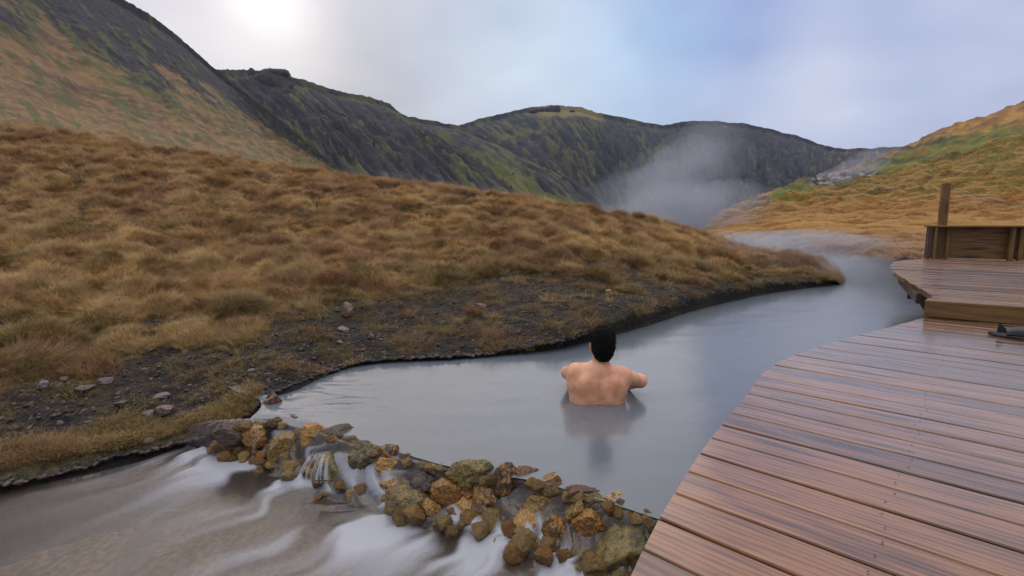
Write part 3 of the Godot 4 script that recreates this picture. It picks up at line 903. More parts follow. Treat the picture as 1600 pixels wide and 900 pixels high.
	# far mountain
	hill("mountain", [
		[Vector3(3.90, -1.50, -157.45), Vector3(15.81, -1.50, -159.42), Vector3(22.01, -1.50, -161.41), Vector3(28.32, -1.50, -163.16), Vector3(32.74, -1.50, -165.08), Vector3(38.22, -1.50, -166.67), Vector3(43.76, -1.50, -168.10), Vector3(50.30, -1.50, -169.08), Vector3(56.84, -1.50, -169.84), Vector3(63.37, -1.50, -170.40), Vector3(72.55, -1.50, -169.64), Vector3(81.48, -1.50, -168.54), Vector3(91.72, -1.50, -166.28), Vector3(101.46, -1.50, -163.71), Vector3(109.33, -1.50, -161.83), Vector3(118.16, -1.50, -158.88), Vector3(131.53, -1.50, -151.59)],
		[Vector3(4.34, 1.63, -174.95), Vector3(17.57, 1.64, -177.13), Vector3(24.45, 1.64, -179.34), Vector3(31.46, 1.65, -181.29), Vector3(36.38, 1.65, -183.43), Vector3(42.47, 1.66, -185.19), Vector3(48.62, 1.66, -186.78), Vector3(55.89, 1.66, -187.86), Vector3(63.16, 1.66, -188.71), Vector3(70.41, 1.67, -189.33), Vector3(80.61, 1.66, -188.49), Vector3(90.53, 1.66, -187.27), Vector3(101.91, 1.65, -184.76), Vector3(112.74, 1.65, -181.90), Vector3(121.48, 1.64, -179.81), Vector3(131.29, 1.63, -176.53), Vector3(146.15, 1.61, -168.43)],
		[Vector3(-4.48, 8.98, -226.77), Vector3(13.32, 9.75, -229.67), Vector3(22.91, 10.52, -232.18), Vector3(33.49, 11.40, -234.17), Vector3(40.79, 11.72, -236.30), Vector3(49.58, 11.68, -237.93), Vector3(57.59, 11.22, -239.46), Vector3(67.84, 10.72, -240.14), Vector3(78.03, 10.21, -240.44), Vector3(87.83, 10.56, -240.49), Vector3(101.30, 10.37, -238.67), Vector3(113.86, 9.89, -236.55), Vector3(128.20, 8.90, -232.81), Vector3(141.37, 7.93, -228.88), Vector3(151.87, 7.74, -225.97), Vector3(164.06, 7.71, -221.34), Vector3(182.33, 7.40, -210.86)],
		[Vector3(-17.21, 18.92, -269.11), Vector3(4.70, 20.77, -273.07), Vector3(16.95, 22.58, -276.05), Vector3(31.40, 24.63, -278.25), Vector3(41.27, 25.35, -280.45), Vector3(52.92, 25.22, -282.00), Vector3(62.63, 24.12, -283.53), Vector3(75.97, 22.91, -283.83), Vector3(89.19, 21.66, -283.58), Vector3(101.51, 22.44, -283.07), Vector3(118.09, 21.96, -280.31), Vector3(132.94, 20.81, -277.41), Vector3(149.87, 18.49, -272.59), Vector3(164.87, 16.25, -267.85), Vector3(176.73, 15.79, -264.34), Vector3(190.97, 15.72, -258.54), Vector3(212.08, 15.02, -246.10)],
		[Vector3(-33.18, 31.12, -307.90), Vector3(-7.28, 34.34, -313.24), Vector3(7.74, 37.46, -316.87), Vector3(26.51, 40.96, -319.51), Vector3(39.26, 42.17, -321.86), Vector3(54.06, 41.91, -323.40), Vector3(65.48, 40.02, -325.00), Vector3(82.20, 37.91, -324.93), Vector3(98.71, 35.73, -324.11), Vector3(113.72, 37.00, -323.02), Vector3(133.52, 36.13, -319.30), Vector3(150.61, 34.14, -315.65), Vector3(170.03, 30.19, -309.78), Vector3(186.68, 26.39, -304.32), Vector3(199.73, 25.62, -300.31), Vector3(215.97, 25.48, -293.38), Vector3(239.72, 24.30, -279.13)],
		[Vector3(-52.03, 45.32, -344.05), Vector3(-22.23, 50.23, -351.08), Vector3(-4.32, 54.90, -355.58), Vector3(19.17, 60.16, -358.92), Vector3(35.10, 61.95, -361.56), Vector3(53.34, 61.54, -363.18), Vector3(66.50, 58.73, -364.89), Vector3(86.90, 55.56, -364.51), Vector3(107.01, 52.26, -363.11), Vector3(124.89, 54.07, -361.40), Vector3(148.04, 52.71, -356.70), Vector3(167.37, 49.73, -352.29), Vector3(189.26, 43.85, -345.39), Vector3(207.42, 38.24, -339.29), Vector3(221.54, 37.11, -334.84), Vector3(239.75, 36.87, -326.80), Vector3(266.04, 35.13, -310.83)],
		[Vector3(-73.46, 61.32, -377.93), Vector3(-39.88, 68.22, -386.95), Vector3(-19.00, 74.72, -392.54), Vector3(9.59, 82.03, -396.88), Vector3(28.97, 84.52, -399.95), Vector3(50.94, 83.97, -401.78), Vector3(65.89, 80.11, -403.66), Vector3(90.27, 75.74, -403.01), Vector3(114.26, 71.14, -401.04), Vector3(135.22, 73.54, -398.69), Vector3(161.88, 71.57, -392.96), Vector3(183.45, 67.46, -387.80), Vector3(207.82, 59.38, -379.87), Vector3(227.38, 51.72, -373.19), Vector3(242.47, 50.19, -368.36), Vector3(262.64, 49.83, -359.23), Vector3(291.39, 47.45, -341.61)],
		[Vector3(-77.87, 58.86, -400.60), Vector3(-42.28, 65.49, -410.17), Vector3(-20.14, 71.73, -416.09), Vector3(10.16, 78.75, -420.70), Vector3(30.70, 81.14, -423.95), Vector3(53.99, 80.61, -425.89), Vector3(69.84, 76.91, -427.88), Vector3(95.68, 72.71, -427.20), Vector3(121.12, 68.29, -425.10), Vector3(143.33, 70.60, -422.62), Vector3(171.60, 68.71, -416.54), Vector3(194.46, 64.76, -411.07), Vector3(220.29, 57.01, -402.66), Vector3(241.02, 49.65, -395.58), Vector3(257.01, 48.19, -390.46), Vector3(278.40, 47.84, -380.78), Vector3(308.87, 45.55, -362.10)],
		[Vector3(-110.19, -3.00, -566.89), Vector3(-59.82, -3.00, -580.43), Vector3(-28.51, -3.00, -588.81), Vector3(14.38, -3.00, -595.33), Vector3(43.45, -3.00, -599.93), Vector3(76.41, -3.00, -602.68), Vector3(98.83, -3.00, -605.49), Vector3(135.40, -3.00, -604.52), Vector3(171.39, -3.00, -601.56), Vector3(202.83, -3.00, -598.04), Vector3(242.83, -3.00, -589.44), Vector3(275.17, -3.00, -581.70), Vector3(311.73, -3.00, -569.80), Vector3(341.06, -3.00, -559.78), Vector3(363.70, -3.00, -552.54), Vector3(393.96, -3.00, -538.84), Vector3(437.08, -3.00, -512.41)]], 420, [3, 34, 40, 40, 40, 40, 4, 4], func(u: float, v: float, p: Vector3) -> Array:
		var g := ridged(u * 22.0 + v * 1.5, v * 1.0)
		var s := nz(u * 90.0, v * 4.0)
		var f := nz(p.x * 0.06, p.y * 0.16)
		var a := nz(u * 14.0 + 3, v * 2.2)
		var f2 := nz(p.x * 0.2, p.y * 0.22 + p.z * 0.05)
		var c := dark.lerp(scree, smooth(-0.3, 0.5, s))
		var mossy := smooth(0.06, 0.2, a * 0.7 + s * 0.95 + f * 0.35 + f2 * 0.22 - 0.08 - smooth(0.45, 0.62, u) * 0.34)
		c = c.lerp(green, mossy * 0.9)
		c = c.lerp(lin(150, 132, 64), smooth(0.9, 0.94, v + f * 0.04) * smooth(0.18, 0.24, u) * smooth(0.4, 0.36, u))
		c = c.lerp(green.lerp(brown, 0.3), smooth(0.035, 0.0, absf(v - 0.79 - (u - 0.1) * 0.3 + f * 0.03)) * smooth(0.28, 0.2, u))
		c = c.lerp(brown, smooth(0.8, 0.84, u) * smooth(0.2, 0.35, s + a * 0.4) * 0.7)
		var e := sin(clampf(v, 0, 1) * PI)
		return [e * (7.0 * g + 2.0 * s) + 1.0 * f + 1.1 * f2 * smooth(1.0, 0.85, v) + 0.4 * s * smooth(0.8, 1.0, v), c], mat, "far dark mountain with a pale grassy summit across the valley")
	# right hill
	var gold := lin(200, 148, 64)
	var e_grid := hill("right_hill", [
		[Vector3(12.26, -0.60, -33.94), Vector3(11.10, -0.60, -26.98), Vector3(9.65, -0.60, -20.33), Vector3(8.68, -0.60, -15.41), Vector3(8.26, -0.60, -12.91), Vector3(8.02, -0.60, -10.82), Vector3(7.79, -0.60, -9.09), Vector3(7.36, -0.60, -7.28), Vector3(6.40, -0.60, -5.03), Vector3(5.10, -0.60, -2.61), Vector3(4.42, -0.60, -1.14)],
		[Vector3(12.53, 0.00, -34.69), Vector3(11.41, 0.00, -27.72), Vector3(9.99, 0.00, -21.06), Vector3(9.07, 0.00, -16.11), Vector3(8.69, 0.00, -13.59), Vector3(8.50, 0.00, -11.46), Vector3(8.31, 0.00, -9.70), Vector3(7.93, 0.00, -7.84), Vector3(7.03, 0.00, -5.52), Vector3(5.82, 0.00, -2.97), Vector3(5.20, 0.00, -1.34)],
		[Vector3(12.29, 0.36, -33.84), Vector3(11.08, 0.41, -26.80), Vector3(10.31, 0.42, -21.67), Vector3(9.54, 0.44, -17.01), Vector3(8.60, 0.43, -13.49), Vector3(8.33, 0.45, -11.25), Vector3(8.43, 0.38, -9.89), Vector3(8.51, 0.31, -8.46), Vector3(8.63, 0.16, -6.82), Vector3(8.88, -0.16, -4.60), Vector3(8.70, -0.38, -2.30)],
		[Vector3(13.76, 0.64, -37.56), Vector3(13.83, 0.71, -33.24), Vector3(14.67, 0.82, -30.67), Vector3(13.78, 0.78, -24.37), Vector3(14.02, 0.71, -21.90), Vector3(14.96, 0.66, -20.03), Vector3(15.58, 0.59, -18.26), Vector3(16.24, 0.56, -16.29), Vector3(17.17, 0.48, -13.76), Vector3(19.43, 0.28, -10.33), Vector3(19.27, -0.25, -5.36)],
		[Vector3(15.35, 0.90, -41.23), Vector3(16.32, 1.20, -38.70), Vector3(18.27, 1.43, -37.82), Vector3(20.79, 1.56, -36.49), Vector3(22.73, 1.63, -35.31), Vector3(25.17, 1.74, -33.62), Vector3(27.26, 1.83, -31.95), Vector3(29.54, 1.86, -29.86), Vector3(32.66, 1.78, -26.41), Vector3(36.97, 1.64, -19.93), Vector3(40.38, 0.46, -11.54)],
		[Vector3(16.28, 1.09, -43.02), Vector3(18.46, 1.73, -43.22), Vector3(21.93, 2.47, -44.93), Vector3(27.22, 3.30, -47.79), Vector3(31.48, 3.94, -48.71), Vector3(35.97, 4.88, -48.02), Vector3(38.72, 5.65, -45.83), Vector3(41.91, 6.55, -42.93), Vector3(46.34, 7.08, -38.12), Vector3(52.53, 7.04, -28.99), Vector3(57.54, 4.62, -17.01)],
		[Vector3(17.22, 1.31, -44.81), Vector3(20.64, 2.49, -47.73), Vector3(25.88, 4.05, -51.90), Vector3(33.70, 5.95, -59.06), Vector3(41.08, 7.60, -62.75), Vector3(48.40, 10.08, -66.19), Vector3(53.62, 12.31, -65.96), Vector3(59.00, 14.66, -61.19), Vector3(65.13, 17.55, -54.61), Vector3(73.81, 20.63, -42.16), Vector3(81.07, 18.38, -25.54)],
		[Vector3(20.66, 1.05, -53.77), Vector3(24.77, 1.99, -57.27), Vector3(31.06, 3.24, -62.29), Vector3(40.44, 4.76, -70.87), Vector3(49.30, 6.08, -75.30), Vector3(58.08, 8.07, -79.43), Vector3(64.34, 9.85, -79.15), Vector3(70.80, 11.73, -73.43), Vector3(78.16, 14.04, -65.54), Vector3(88.57, 16.50, -50.59), Vector3(97.29, 14.70, -30.65)],
		[Vector3(27.55, -2.00, -71.69), Vector3(33.03, -2.00, -76.36), Vector3(41.41, -2.00, -83.05), Vector3(53.93, -2.00, -94.50), Vector3(65.73, -2.00, -100.39), Vector3(77.44, -2.00, -105.91), Vector3(85.79, -2.00, -105.53), Vector3(94.40, -2.00, -97.91), Vector3(104.21, -2.00, -87.38), Vector3(118.09, -2.00, -67.46), Vector3(129.72, -2.00, -40.87)]], 460, [6, 40, 50, 50, 60, 66, 6, 6], func(u: float, v: float, p: Vector3) -> Array:
		var w := v * 5.0  # 0 shore, 1 bank top, 2 plain, 3 foot, 4 middle, 5 ridge
		var f := nz(p.x * 0.3, p.z * 0.3)
		var h := nz(p.x * 0.9, p.z * 0.9)
		var l := nz(p.x * 0.05 + p.z * 0.02, (p.y + 0.12 * p.x) * 0.5)
		var c := gold.lerp(lin(150, 104, 52), smooth(-0.25, 0.3, f + h * 0.5))
		c = c.lerp(lin(150, 112, 84), smooth(2.2, 1.2, w + f * 0.5) * 0.75)
		var band := smooth(0.8, 0.25, absf(w - 3.95 + (u - 0.6) * 0.9 + f * 0.3))
		c = c.lerp(lime.lerp(green, smooth(-0.1, 0.4, l + h * 0.4)), smooth(0.15, 0.4, band + l * 0.9 + h * 0.3) * smooth(0.08, 0.2, u))
		c = c.lerp(lin(74, 58, 40), smooth(0.3, 0.42, l + h * 0.35) * 0.5 * smooth(2.4, 3.4, w))
		c = c.lerp(lin(86, 66, 56), smooth(0.28, 0.5, h + f * 0.4) * smooth(2.2, 1.4, w))
		c = c.lerp(lin(98, 78, 68), smooth(0.6, 0.1, w + h * 0.4))
		var d := p.distance_to(Vector3(34.786, 5.801, -57.262))
		c = c.lerp(lin(70, 52, 44).lerp(lin(190, 176, 160), smooth(0.1, 0.3, h)), smooth(5.5, 3.0, d + f * 2.0))
		var k := smooth(0.2, 0.9, w)
		var far := smooth(2.5, 3.5, w)
		var lift := k * (0.09 * h + 0.2 * f) + far * (0.45 * f + 0.4 * absf(l)) + 0.12 * k * ridged(p.x * 0.5, p.z * 0.5)
		lift -= 0.28 * smooth(0.25, 0.45, nz(p.x * 0.45 + 9, p.z * 0.45)) * smooth(2.0, 1.0, w) * k
		return [lift, c], earth(0.9, 0.9, 0.6, 1.0, 0.03), "golden grassy hillside with bright moss bands above the right bank")
	var gm := StandardMaterial3D.new()
	gm.vertex_color_use_as_albedo = true
	gm.roughness = 0.7
	gm.backlight_enabled = true
	gm.backlight = Color(0.5, 0.5, 0.5)
	var mesh := tuft(21, 24, 0.3, 0.16, 0.6, 0.006)
	var where := []
	var tint := PackedColorArray()
	for tries in 150000:
		var fu: float = rng.randf_range(20, 360)
		var fv: float = rng.randf_range(34, 225)
		var q := int(fv) * int(e_grid.nu) + int(fu)
		var e1: Vector3 = e_grid.p[q + 1] - e_grid.p[q]
		var e2: Vector3 = e_grid.p[q + e_grid.nu] - e_grid.p[q]
		var p := at_grid(e_grid, fu, fv)
		var r := Vector2(p.x, p.z).length()
		var f := nz(p.x * 0.3, p.z * 0.3)
		if rng.randf() > e1.cross(e2).length() * 130.0 / (1.0 + r * r * 0.0025) or p.y < 0.2:
			continue
		var s := rng.randf_range(0.5, 0.95) * (0.7 + r * 0.01)
		where.append(Transform3D(Basis(Vector3.UP, f * 4.0 + rng.randfn() * 0.5).scaled(Vector3(s, s * 0.75, s)), p))
		var near := smooth(30.0, 14.0, r)
		tint.append(lin(212, 164, 88).lerp(lin(184, 136, 70), rng.randf()).lerp(lin(160, 120, 90), near * 0.7))
	print("far tufts ", where.size())
	copies("far_grass", mesh, gm, where, tint, "golden dry grass on the plain and slope behind the bench", "grass")


# ---------- water ----------
func build_water() -> void:
	var pool := StandardMaterial3D.new()
	pool.resource_name = "pool_water"
	pool.albedo_color = Color(lin(108, 114, 122).r, lin(108, 114, 122).g, lin(108, 114, 122).b, 0.0).linear_to_srgb()
	pool.albedo_color.a = 0.76
	pool.transparency = BaseMaterial3D.TRANSPARENCY_ALPHA
	pool.roughness = 0.2
	pool.metallic_specular = 0.5
	# the pool: from the weir's crest up the stream
	var crest := [Vector3(-1.659, 0.000, -2.974), Vector3(-1.597, 0.000, -3.004), Vector3(-1.473, 0.000, -3.015), Vector3(-1.210, 0.000, -2.896), Vector3(-0.936, 0.000, -2.751), Vector3(-0.683, 0.000, -2.603), Vector3(-0.386, 0.000, -2.442), Vector3(-0.124, 0.000, -2.349), Vector3(0.091, 0.000, -2.298), Vector3(0.289, 0.000, -2.181), Vector3(0.446, 0.000, -2.095), Vector3(0.562, -0.000, -2.005), Vector3(0.718, 0.000, -1.914), Vector3(0.916, 0.000, -1.790)]
	var up1 := [Vector3(-1.694, 0.000, -3.331), Vector3(-1.678, 0.000, -3.408), Vector3(-1.591, 0.000, -3.460), Vector3(-1.287, 0.000, -3.307), Vector3(-0.961, 0.000, -3.077), Vector3(-0.680, 0.000, -2.896), Vector3(-0.354, 0.000, -2.700), Vector3(-0.103, 0.000, -2.603), Vector3(0.133, 0.000, -2.527), Vector3(0.350, 0.000, -2.414), Vector3(0.518, 0.000, -2.304), Vector3(0.675, 0.000, -2.215), Vector3(0.840, 0.000, -2.105), Vector3(1.124, -0.000, -2.005)]
	var up2 := [Vector3(-2.397, 0.000, -4.449), Vector3(-1.940, 0.000, -4.449), Vector3(-1.636, 0.000, -4.560), Vector3(-1.377, 0.000, -4.677), Vector3(-0.958, 0.000, -4.677), Vector3(-0.599, 0.000, -4.677), Vector3(-0.180, 0.000, -4.677), Vector3(0.184, 0.000, -4.799), Vector3(0.614, 0.000, -4.799), Vector3(0.935, 0.000, -4.560), Vector3(1.255, 0.000, -4.449), Vector3(1.635, 0.000, -4.242), Vector3(2.086, 0.000, -4.052), Vector3(2.999, 0.000, -3.878)]
	var up3 := [Vector3(-2.993, 0.000, -9.905), Vector3(-1.995, 0.000, -9.905), Vector3(-0.998, 0.000, -9.905), Vector3(0.000, 0.000, -9.905), Vector3(0.998, 0.000, -9.905), Vector3(1.995, 0.000, -9.905), Vector3(2.993, 0.000, -9.905), Vector3(3.741, 0.000, -9.905), Vector3(4.490, 0.000, -9.905), Vector3(5.238, 0.000, -9.905), Vector3(5.986, 0.000, -9.905), Vector3(6.404, 0.000, -9.412), Vector3(6.697, 0.000, -8.558), Vector3(8.248, 0.000, -7.238)]
	var up4 := [Vector3(10.753, 0.000, -35.981), Vector3(11.233, 0.000, -34.690), Vector3(11.680, 0.000, -33.489), Vector3(12.097, -0.000, -32.367), Vector3(12.097, 0.000, -30.335), Vector3(12.453, 0.000, -28.541), Vector3(12.769, 0.000, -26.947), Vector3(13.052, 0.000, -25.521), Vector3(13.307, 0.000, -24.237), Vector3(13.197, 0.000, -22.020), Vector3(13.105, 0.000, -20.172), Vector3(12.769, 0.000, -17.914), Vector3(12.487, 0.000, -15.583), Vector3(15.121, 0.000, -13.397)]
	var g := loft([crest, up1, up2, up3, up4], 160, [24, 60, 50, 40])
	for q in g.p.size():
		var p: Vector3 = g.p[q]
		var t: float = g.t[q / int(g.nu)]
		g.p[q].y = 0.003 * nz(p.x * 1.1, p.z * 2.4) * smooth(0.0, 0.3, t)
		var corner := smooth(0.9, 0.2, Vector2(p.x + 1.45, p.z + 3.35).length())
		g.p[q].y += 0.006 * corner * nz(p.x * 3.0, p.z * 10.0)
		g.p[q].y -= 0.07 * smooth(9.0, 0.0, q % int(g.nu)) * smooth(1.2, 0.2, t)
		if t < 0.35:
			g.p[q].y -= 0.02 * (1.0 - t / 0.35)
	tag(put("pool_water", grid_mesh(g), pool), "smooth grey-blue pool of warm water around the bather", "water", "", "structure")
	# the spill over the weir and the run below it
	var low := StandardMaterial3D.new()
	low.resource_name = "stream_water"
	var tan := lin(88, 76, 70)
	low.albedo_color = Color(tan.r, tan.g, tan.b).linear_to_srgb()
	low.albedo_color.a = 0.36
	low.transparency = BaseMaterial3D.TRANSPARENCY_ALPHA
	low.roughness = 0.2
	var edge := []
	for p: Vector3 in crest:
		edge.append(p + Vector3(0, -0.02, 0))
	var spill1 := [Vector3(-1.975, -0.085, -3.021), Vector3(-1.819, -0.085, -3.061), Vector3(-1.579, -0.085, -3.061), Vector3(-1.288, -0.085, -2.891), Vector3(-1.004, -0.085, -2.706), Vector3(-0.749, -0.085, -2.557), Vector3(-0.465, -0.085, -2.422), Vector3(-0.218, -0.085, -2.347), Vector3(0.000, -0.085, -2.277), Vector3(0.201, -0.085, -2.147), Vector3(0.355, -0.085, -2.040), Vector3(0.472, -0.085, -1.951), Vector3(0.620, -0.085, -1.838), Vector3(0.821, -0.085, -1.729)]
	var spill2 := [Vector3(-2.062, -0.180, -3.086), Vector3(-1.890, -0.180, -3.067), Vector3(-1.594, -0.180, -2.976), Vector3(-1.300, -0.180, -2.777), Vector3(-1.033, -0.180, -2.601), Vector3(-0.757, -0.180, -2.421), Vector3(-0.490, -0.180, -2.295), Vector3(-0.253, -0.180, -2.221), Vector3(-0.043, -0.180, -2.142), Vector3(0.137, -0.180, -2.033), Vector3(0.288, -0.180, -1.933), Vector3(0.412, -0.180, -1.838), Vector3(0.564, -0.180, -1.719), Vector3(0.748, -0.180, -1.599)]
	var foot := [Vector3(-2.125, -0.220, -3.053), Vector3(-1.948, -0.220, -3.026), Vector3(-1.652, -0.220, -2.881), Vector3(-1.364, -0.220, -2.677), Vector3(-1.094, -0.220, -2.491), Vector3(-0.828, -0.220, -2.340), Vector3(-0.552, -0.220, -2.224), Vector3(-0.319, -0.220, -2.156), Vector3(-0.111, -0.220, -2.065), Vector3(0.066, -0.220, -1.957), Vector3(0.226, -0.220, -1.844), Vector3(0.345, -0.220, -1.737), Vector3(0.491, -0.220, -1.617), Vector3(0.662, -0.220, -1.487)]
	var run1 := [Vector3(-2.452, -0.220, -2.727), Vector3(-2.181, -0.220, -2.655), Vector3(-1.877, -0.220, -2.523), Vector3(-1.566, -0.220, -2.345), Vector3(-1.309, -0.220, -2.165), Vector3(-1.070, -0.220, -2.031), Vector3(-0.830, -0.220, -1.910), Vector3(-0.595, -0.220, -1.820), Vector3(-0.377, -0.220, -1.721), Vector3(-0.178, -0.220, -1.617), Vector3(-0.021, -0.220, -1.512), Vector3(0.099, -0.220, -1.418), Vector3(0.241, -0.220, -1.314), Vector3(0.396, -0.220, -1.207)]
	var run2 := [Vector3(-3.635, -0.220, -2.074), Vector3(-3.112, -0.220, -1.910), Vector3(-2.616, -0.220, -1.737), Vector3(-2.196, -0.220, -1.590), Vector3(-1.835, -0.220, -1.463), Vector3(-1.523, -0.220, -1.354), Vector3(-1.249, -0.220, -1.258), Vector3(-1.008, -0.220, -1.174), Vector3(-0.753, -0.220, -1.085), Vector3(-0.530, -0.220, -1.007), Vector3(-0.327, -0.220, -0.916), Vector3(-0.152, -0.220, -0.839), Vector3(0.000, -0.220, -0.771), Vector3(0.133, -0.220, -0.713)]
	var lip := []
	for k in edge.size():
		lip.append(edge[k].lerp(spill1[k], 0.35) + Vector3(0, 0.028, 0))
	var r := loft([edge, lip, spill1, spill2, foot, run1, run2], 260, [8, 8, 14, 12, 60, 50])
	var foam := {"nu": r.nu, "nv": r.nv, "t": r.t, "p": PackedVector3Array()}
	foam.p.resize(r.p.size())
	var cols := PackedColorArray()
	cols.resize(r.p.size())
	for j in r.nv:
		var t: float = maxf(r.t[j] - 1.0, r.t[j] * 0.35)
		for i in r.nu:
			var q: int = j * r.nu + i
			var u: float = float(i) / (r.nu - 1)
			var p: Vector3 = r.p[q]
			# silky strands that follow the current
			var bend := 0.03 * soft.get_noise_2d(u * 4.0 + 9, t * 0.9)
			var s := soft.get_noise_2d((u + bend) * 13.0, t * 0.45)
			var w := soft.get_noise_2d((u + bend) * 40.0, t * 0.6 + 4)
			var fall := smooth(0.0, 1.0, t) * smooth(3.2, 2.0, t)
			p.y += 0.035 * smooth(0.5, 0.3, u) * smooth(0.2, 0.6, t) * smooth(2.0, 1.2, t)
			p.y += 0.01 * s * smooth(0.1, 1.2, t) * smooth(5.0, 2.6, t) + 0.02 * w * fall
			r.p[q] = p
			foam.p[q] = p + Vector3(0, 0.004, 0)
			var white := smooth(-0.25, 0.7, s + 0.22 * w + 0.08) * smooth(1.6, 3.0, t) * smooth(4.7, 3.0, t + 0.4 * nz(u * 7.0, 3.0))
			white += smooth(-0.1, 0.5, s + 0.6 * w) * 0.6 * smooth(0.6, 1.5, t) * smooth(3.0, 2.2, t)
			cols[q] = Color(0.62, 0.63, 0.7, clampf(white * 0.7, 0, 0.55) * smooth(0.0, 0.06, u))
	tag(put("stream_water", grid_mesh(r), low), "shallow brownish water running away below the stone weir", "water", "", "structure")
	var fm := StandardMaterial3D.new()
	fm.resource_name = "foam"
	fm.vertex_color_use_as_albedo = true
	fm.transparency = BaseMaterial3D.TRANSPARENCY_ALPHA
	fm.roughness = 0.5
	tag(put("foam", grid_mesh(foam, cols), fm), "silky white foam streaming down below the weir", "foam", "", "stuff")


# ---------- timber decks ----------
func build_decks() -> void:
	var woods := []
	for k in 11:
		woods.append(timber(20 + k, lin(146, 97, 59), lin(68, 43, 30), lin(62, 52, 47), [2, 3, 1, 2, 0, 3, 2, 1, 4, 2, 1][k], 0.28, 0.85))
	var old := timber(71, lin(132, 96, 44), lin(80, 54, 26), lin(52, 34, 22), 3, 0.6, 0.0)
	var dim := timber(72, lin(92, 66, 42), lin(54, 38, 27), lin(40, 30, 24), 2, 0.6, 0.0)
	var b := Vector3(0.737, 0, 0.675).normalized()
	var n := Vector3(0.675, 0, -0.737).normalized()
	var top := 0.44
	# its curved edge: distance across the boards, start along them
	var edge := [[-0.4, -0.1], [0.3, -0.33], [0.927, -0.501], [1.133, -0.549], [1.44, -0.605], [1.736, -0.65], [2.017, -0.682], [2.378, -0.723], [2.7, -0.765], [2.897, -0.776], [3.05, -0.768], [3.273, -0.743], [3.834, -0.639], [4.355, -0.511], [5.263, -0.288], [6.2, -0.06]]
	var curve := func(e: Array, x: float) -> float:
		for k in e.size() - 1:
			if x <= e[k + 1][0]:
				return lerpf(e[k][1], e[k + 1][1], (x - e[k][0]) / (e[k + 1][0] - e[k][0]))
		return e[-1][1]
	var deck := base("timber_deck", Vector3(1.4, top, -1.9))
	tag(deck, "wet reddish timber deck with a curved edge, nearest and lowest", "deck", "timber decks beside the pool")
	var here := Vector3(0, top, 0) - deck.position
	var pitch := 0.1475
	var x := 0.15
	var count := 0
	while x < 5.62:
		var wide := pitch - rng.randf_range(0.007, 0.014)
		var right := 1.9
		var o := put("plank", board(curve.call(edge, x), curve.call(edge, x + wide), right, right, x, x + wide, 0.034, b, n, Vector3.UP, here + Vector3.UP * rng.randf_range(-0.002, 0.002), 0.003), woods[rng.randi() % woods.size()], deck)
		x += pitch
		count += 1
	# screw heads in pairs along two joists
	var ss := SurfaceTool.new()
	ss.begin(Mesh.PRIMITIVE_TRIANGLES)
	for s0 in [-0.12, 0.5, 1.1]:
		for k in count:
			for f in [0.25, 0.75]:
				var at: Vector3 = here + b * (s0 + rng.randf_range(-0.015, 0.015)) + n * (0.15 + pitch * (k + f * 0.95)) + Vector3(0, 0.0035, 0)
				for a in 6:
					ss.add_vertex(at)
					ss.add_vertex(at + Vector3(cos(a * TAU / 6), 0, sin(a * TAU / 6)) * 0.0032)
					ss.add_vertex(at + Vector3(cos((a + 1) * TAU / 6), 0, sin((a + 1) * TAU / 6)) * 0.0032)
	ss.generate_normals()
	stuff_part(put("screw_heads", ss.commit(), plain(lin(50, 44, 42), 0.4), deck))
	for s0 in [-0.12, 0.5, 1.1, 1.7]:
		put("joist", beam(here + b * s0 + n * (1.25 if s0 < 0 else 0.2) + Vector3(0, -0.115, 0), here + b * s0 + n * 5.3 + Vector3(0, -0.115, 0), 0.048, 0.15), old, deck)
	for q in [[0.2, 1.4], [0.2, 3.0], [0.2, 4.6], [1.5, 1.0], [1.5, 3.0], [1.5, 5.0]]:
		var at: Vector3 = here + b * q[0] + n * q[1]
		put("support_post", beam(at + Vector3(0, -0.2, 0), at + Vector3(0, -1.0, 0), 0.1, 0.1, b), dim, deck)

	# upper deck
	var o2 := Vector3(3.354, 0.582, -4.108)
	var b2 := Vector3(0.7885, 0, 0.615)
	var n2 := Vector3(0.615, 0, -0.7885)
	var deck2 := base("timber_deck", o2)
	tag(deck2, "raised wet timber deck with a rounded end, one step up", "deck", "timber decks beside the pool")
	var edge2 := [[-0.02, 0.0], [0.1, 0.035], [0.3, 0.055], [0.37, 0.05], [0.803, -0.018], [1.735, -0.147], [2.848, -0.289], [3.659, -0.34], [4.4, -0.345], [4.887, -0.319], [5.4, -0.2], [6.036, 0.087], [6.7, 0.45]]
	x = 0.0
	while x < 6.62:
		var wide := pitch - rng.randf_range(0.01, 0.02)
		var rise := rng.randf_range(-0.005, 0.005)
		put("plank", board(curve.call(edge2, x), curve.call(edge2, x + wide), 3.4, 3.4, x, x + wide, 0.05, b2, n2, Vector3.UP, Vector3.UP * rise, 0.003, 0.26), woods[rng.randi() % woods.size()], deck2)
		x += pitch
	put("riser", board(0.0, 0.0, 3.4, 3.4, -0.135, -0.001, 0.045, b2, Vector3.UP, -n2, Vector3(0, 0, 0) - Vector3.UP * 0.003 - n2 * -0.045 + n2 * -0.06, 0.0, 0.28), old, deck2)
	# carried by a beam, a bracket and a post standing in the water
	var und := Vector3(0, -0.05, 0)
	put("rim_beam", beam(und + b2 * -0.02 + n2 * 0.9 + Vector3(0, -0.05, 0), und + b2 * -0.2 + n2 * 2.9 + Vector3(0, -0.05, 0), 0.06, 0.1), dim, deck2)
	put("cross_beam", beam(und + b2 * -0.12 + n2 * 2.3 + Vector3(0, -0.16, 0), und + b2 * 2.0 + n2 * 2.3 + Vector3(0, -0.16, 0), 0.08, 0.12), dim, deck2)
	var br := SurfaceTool.new()
	br.begin(Mesh.PRIMITIVE_TRIANGLES)
	br.set_smooth_group(-1)
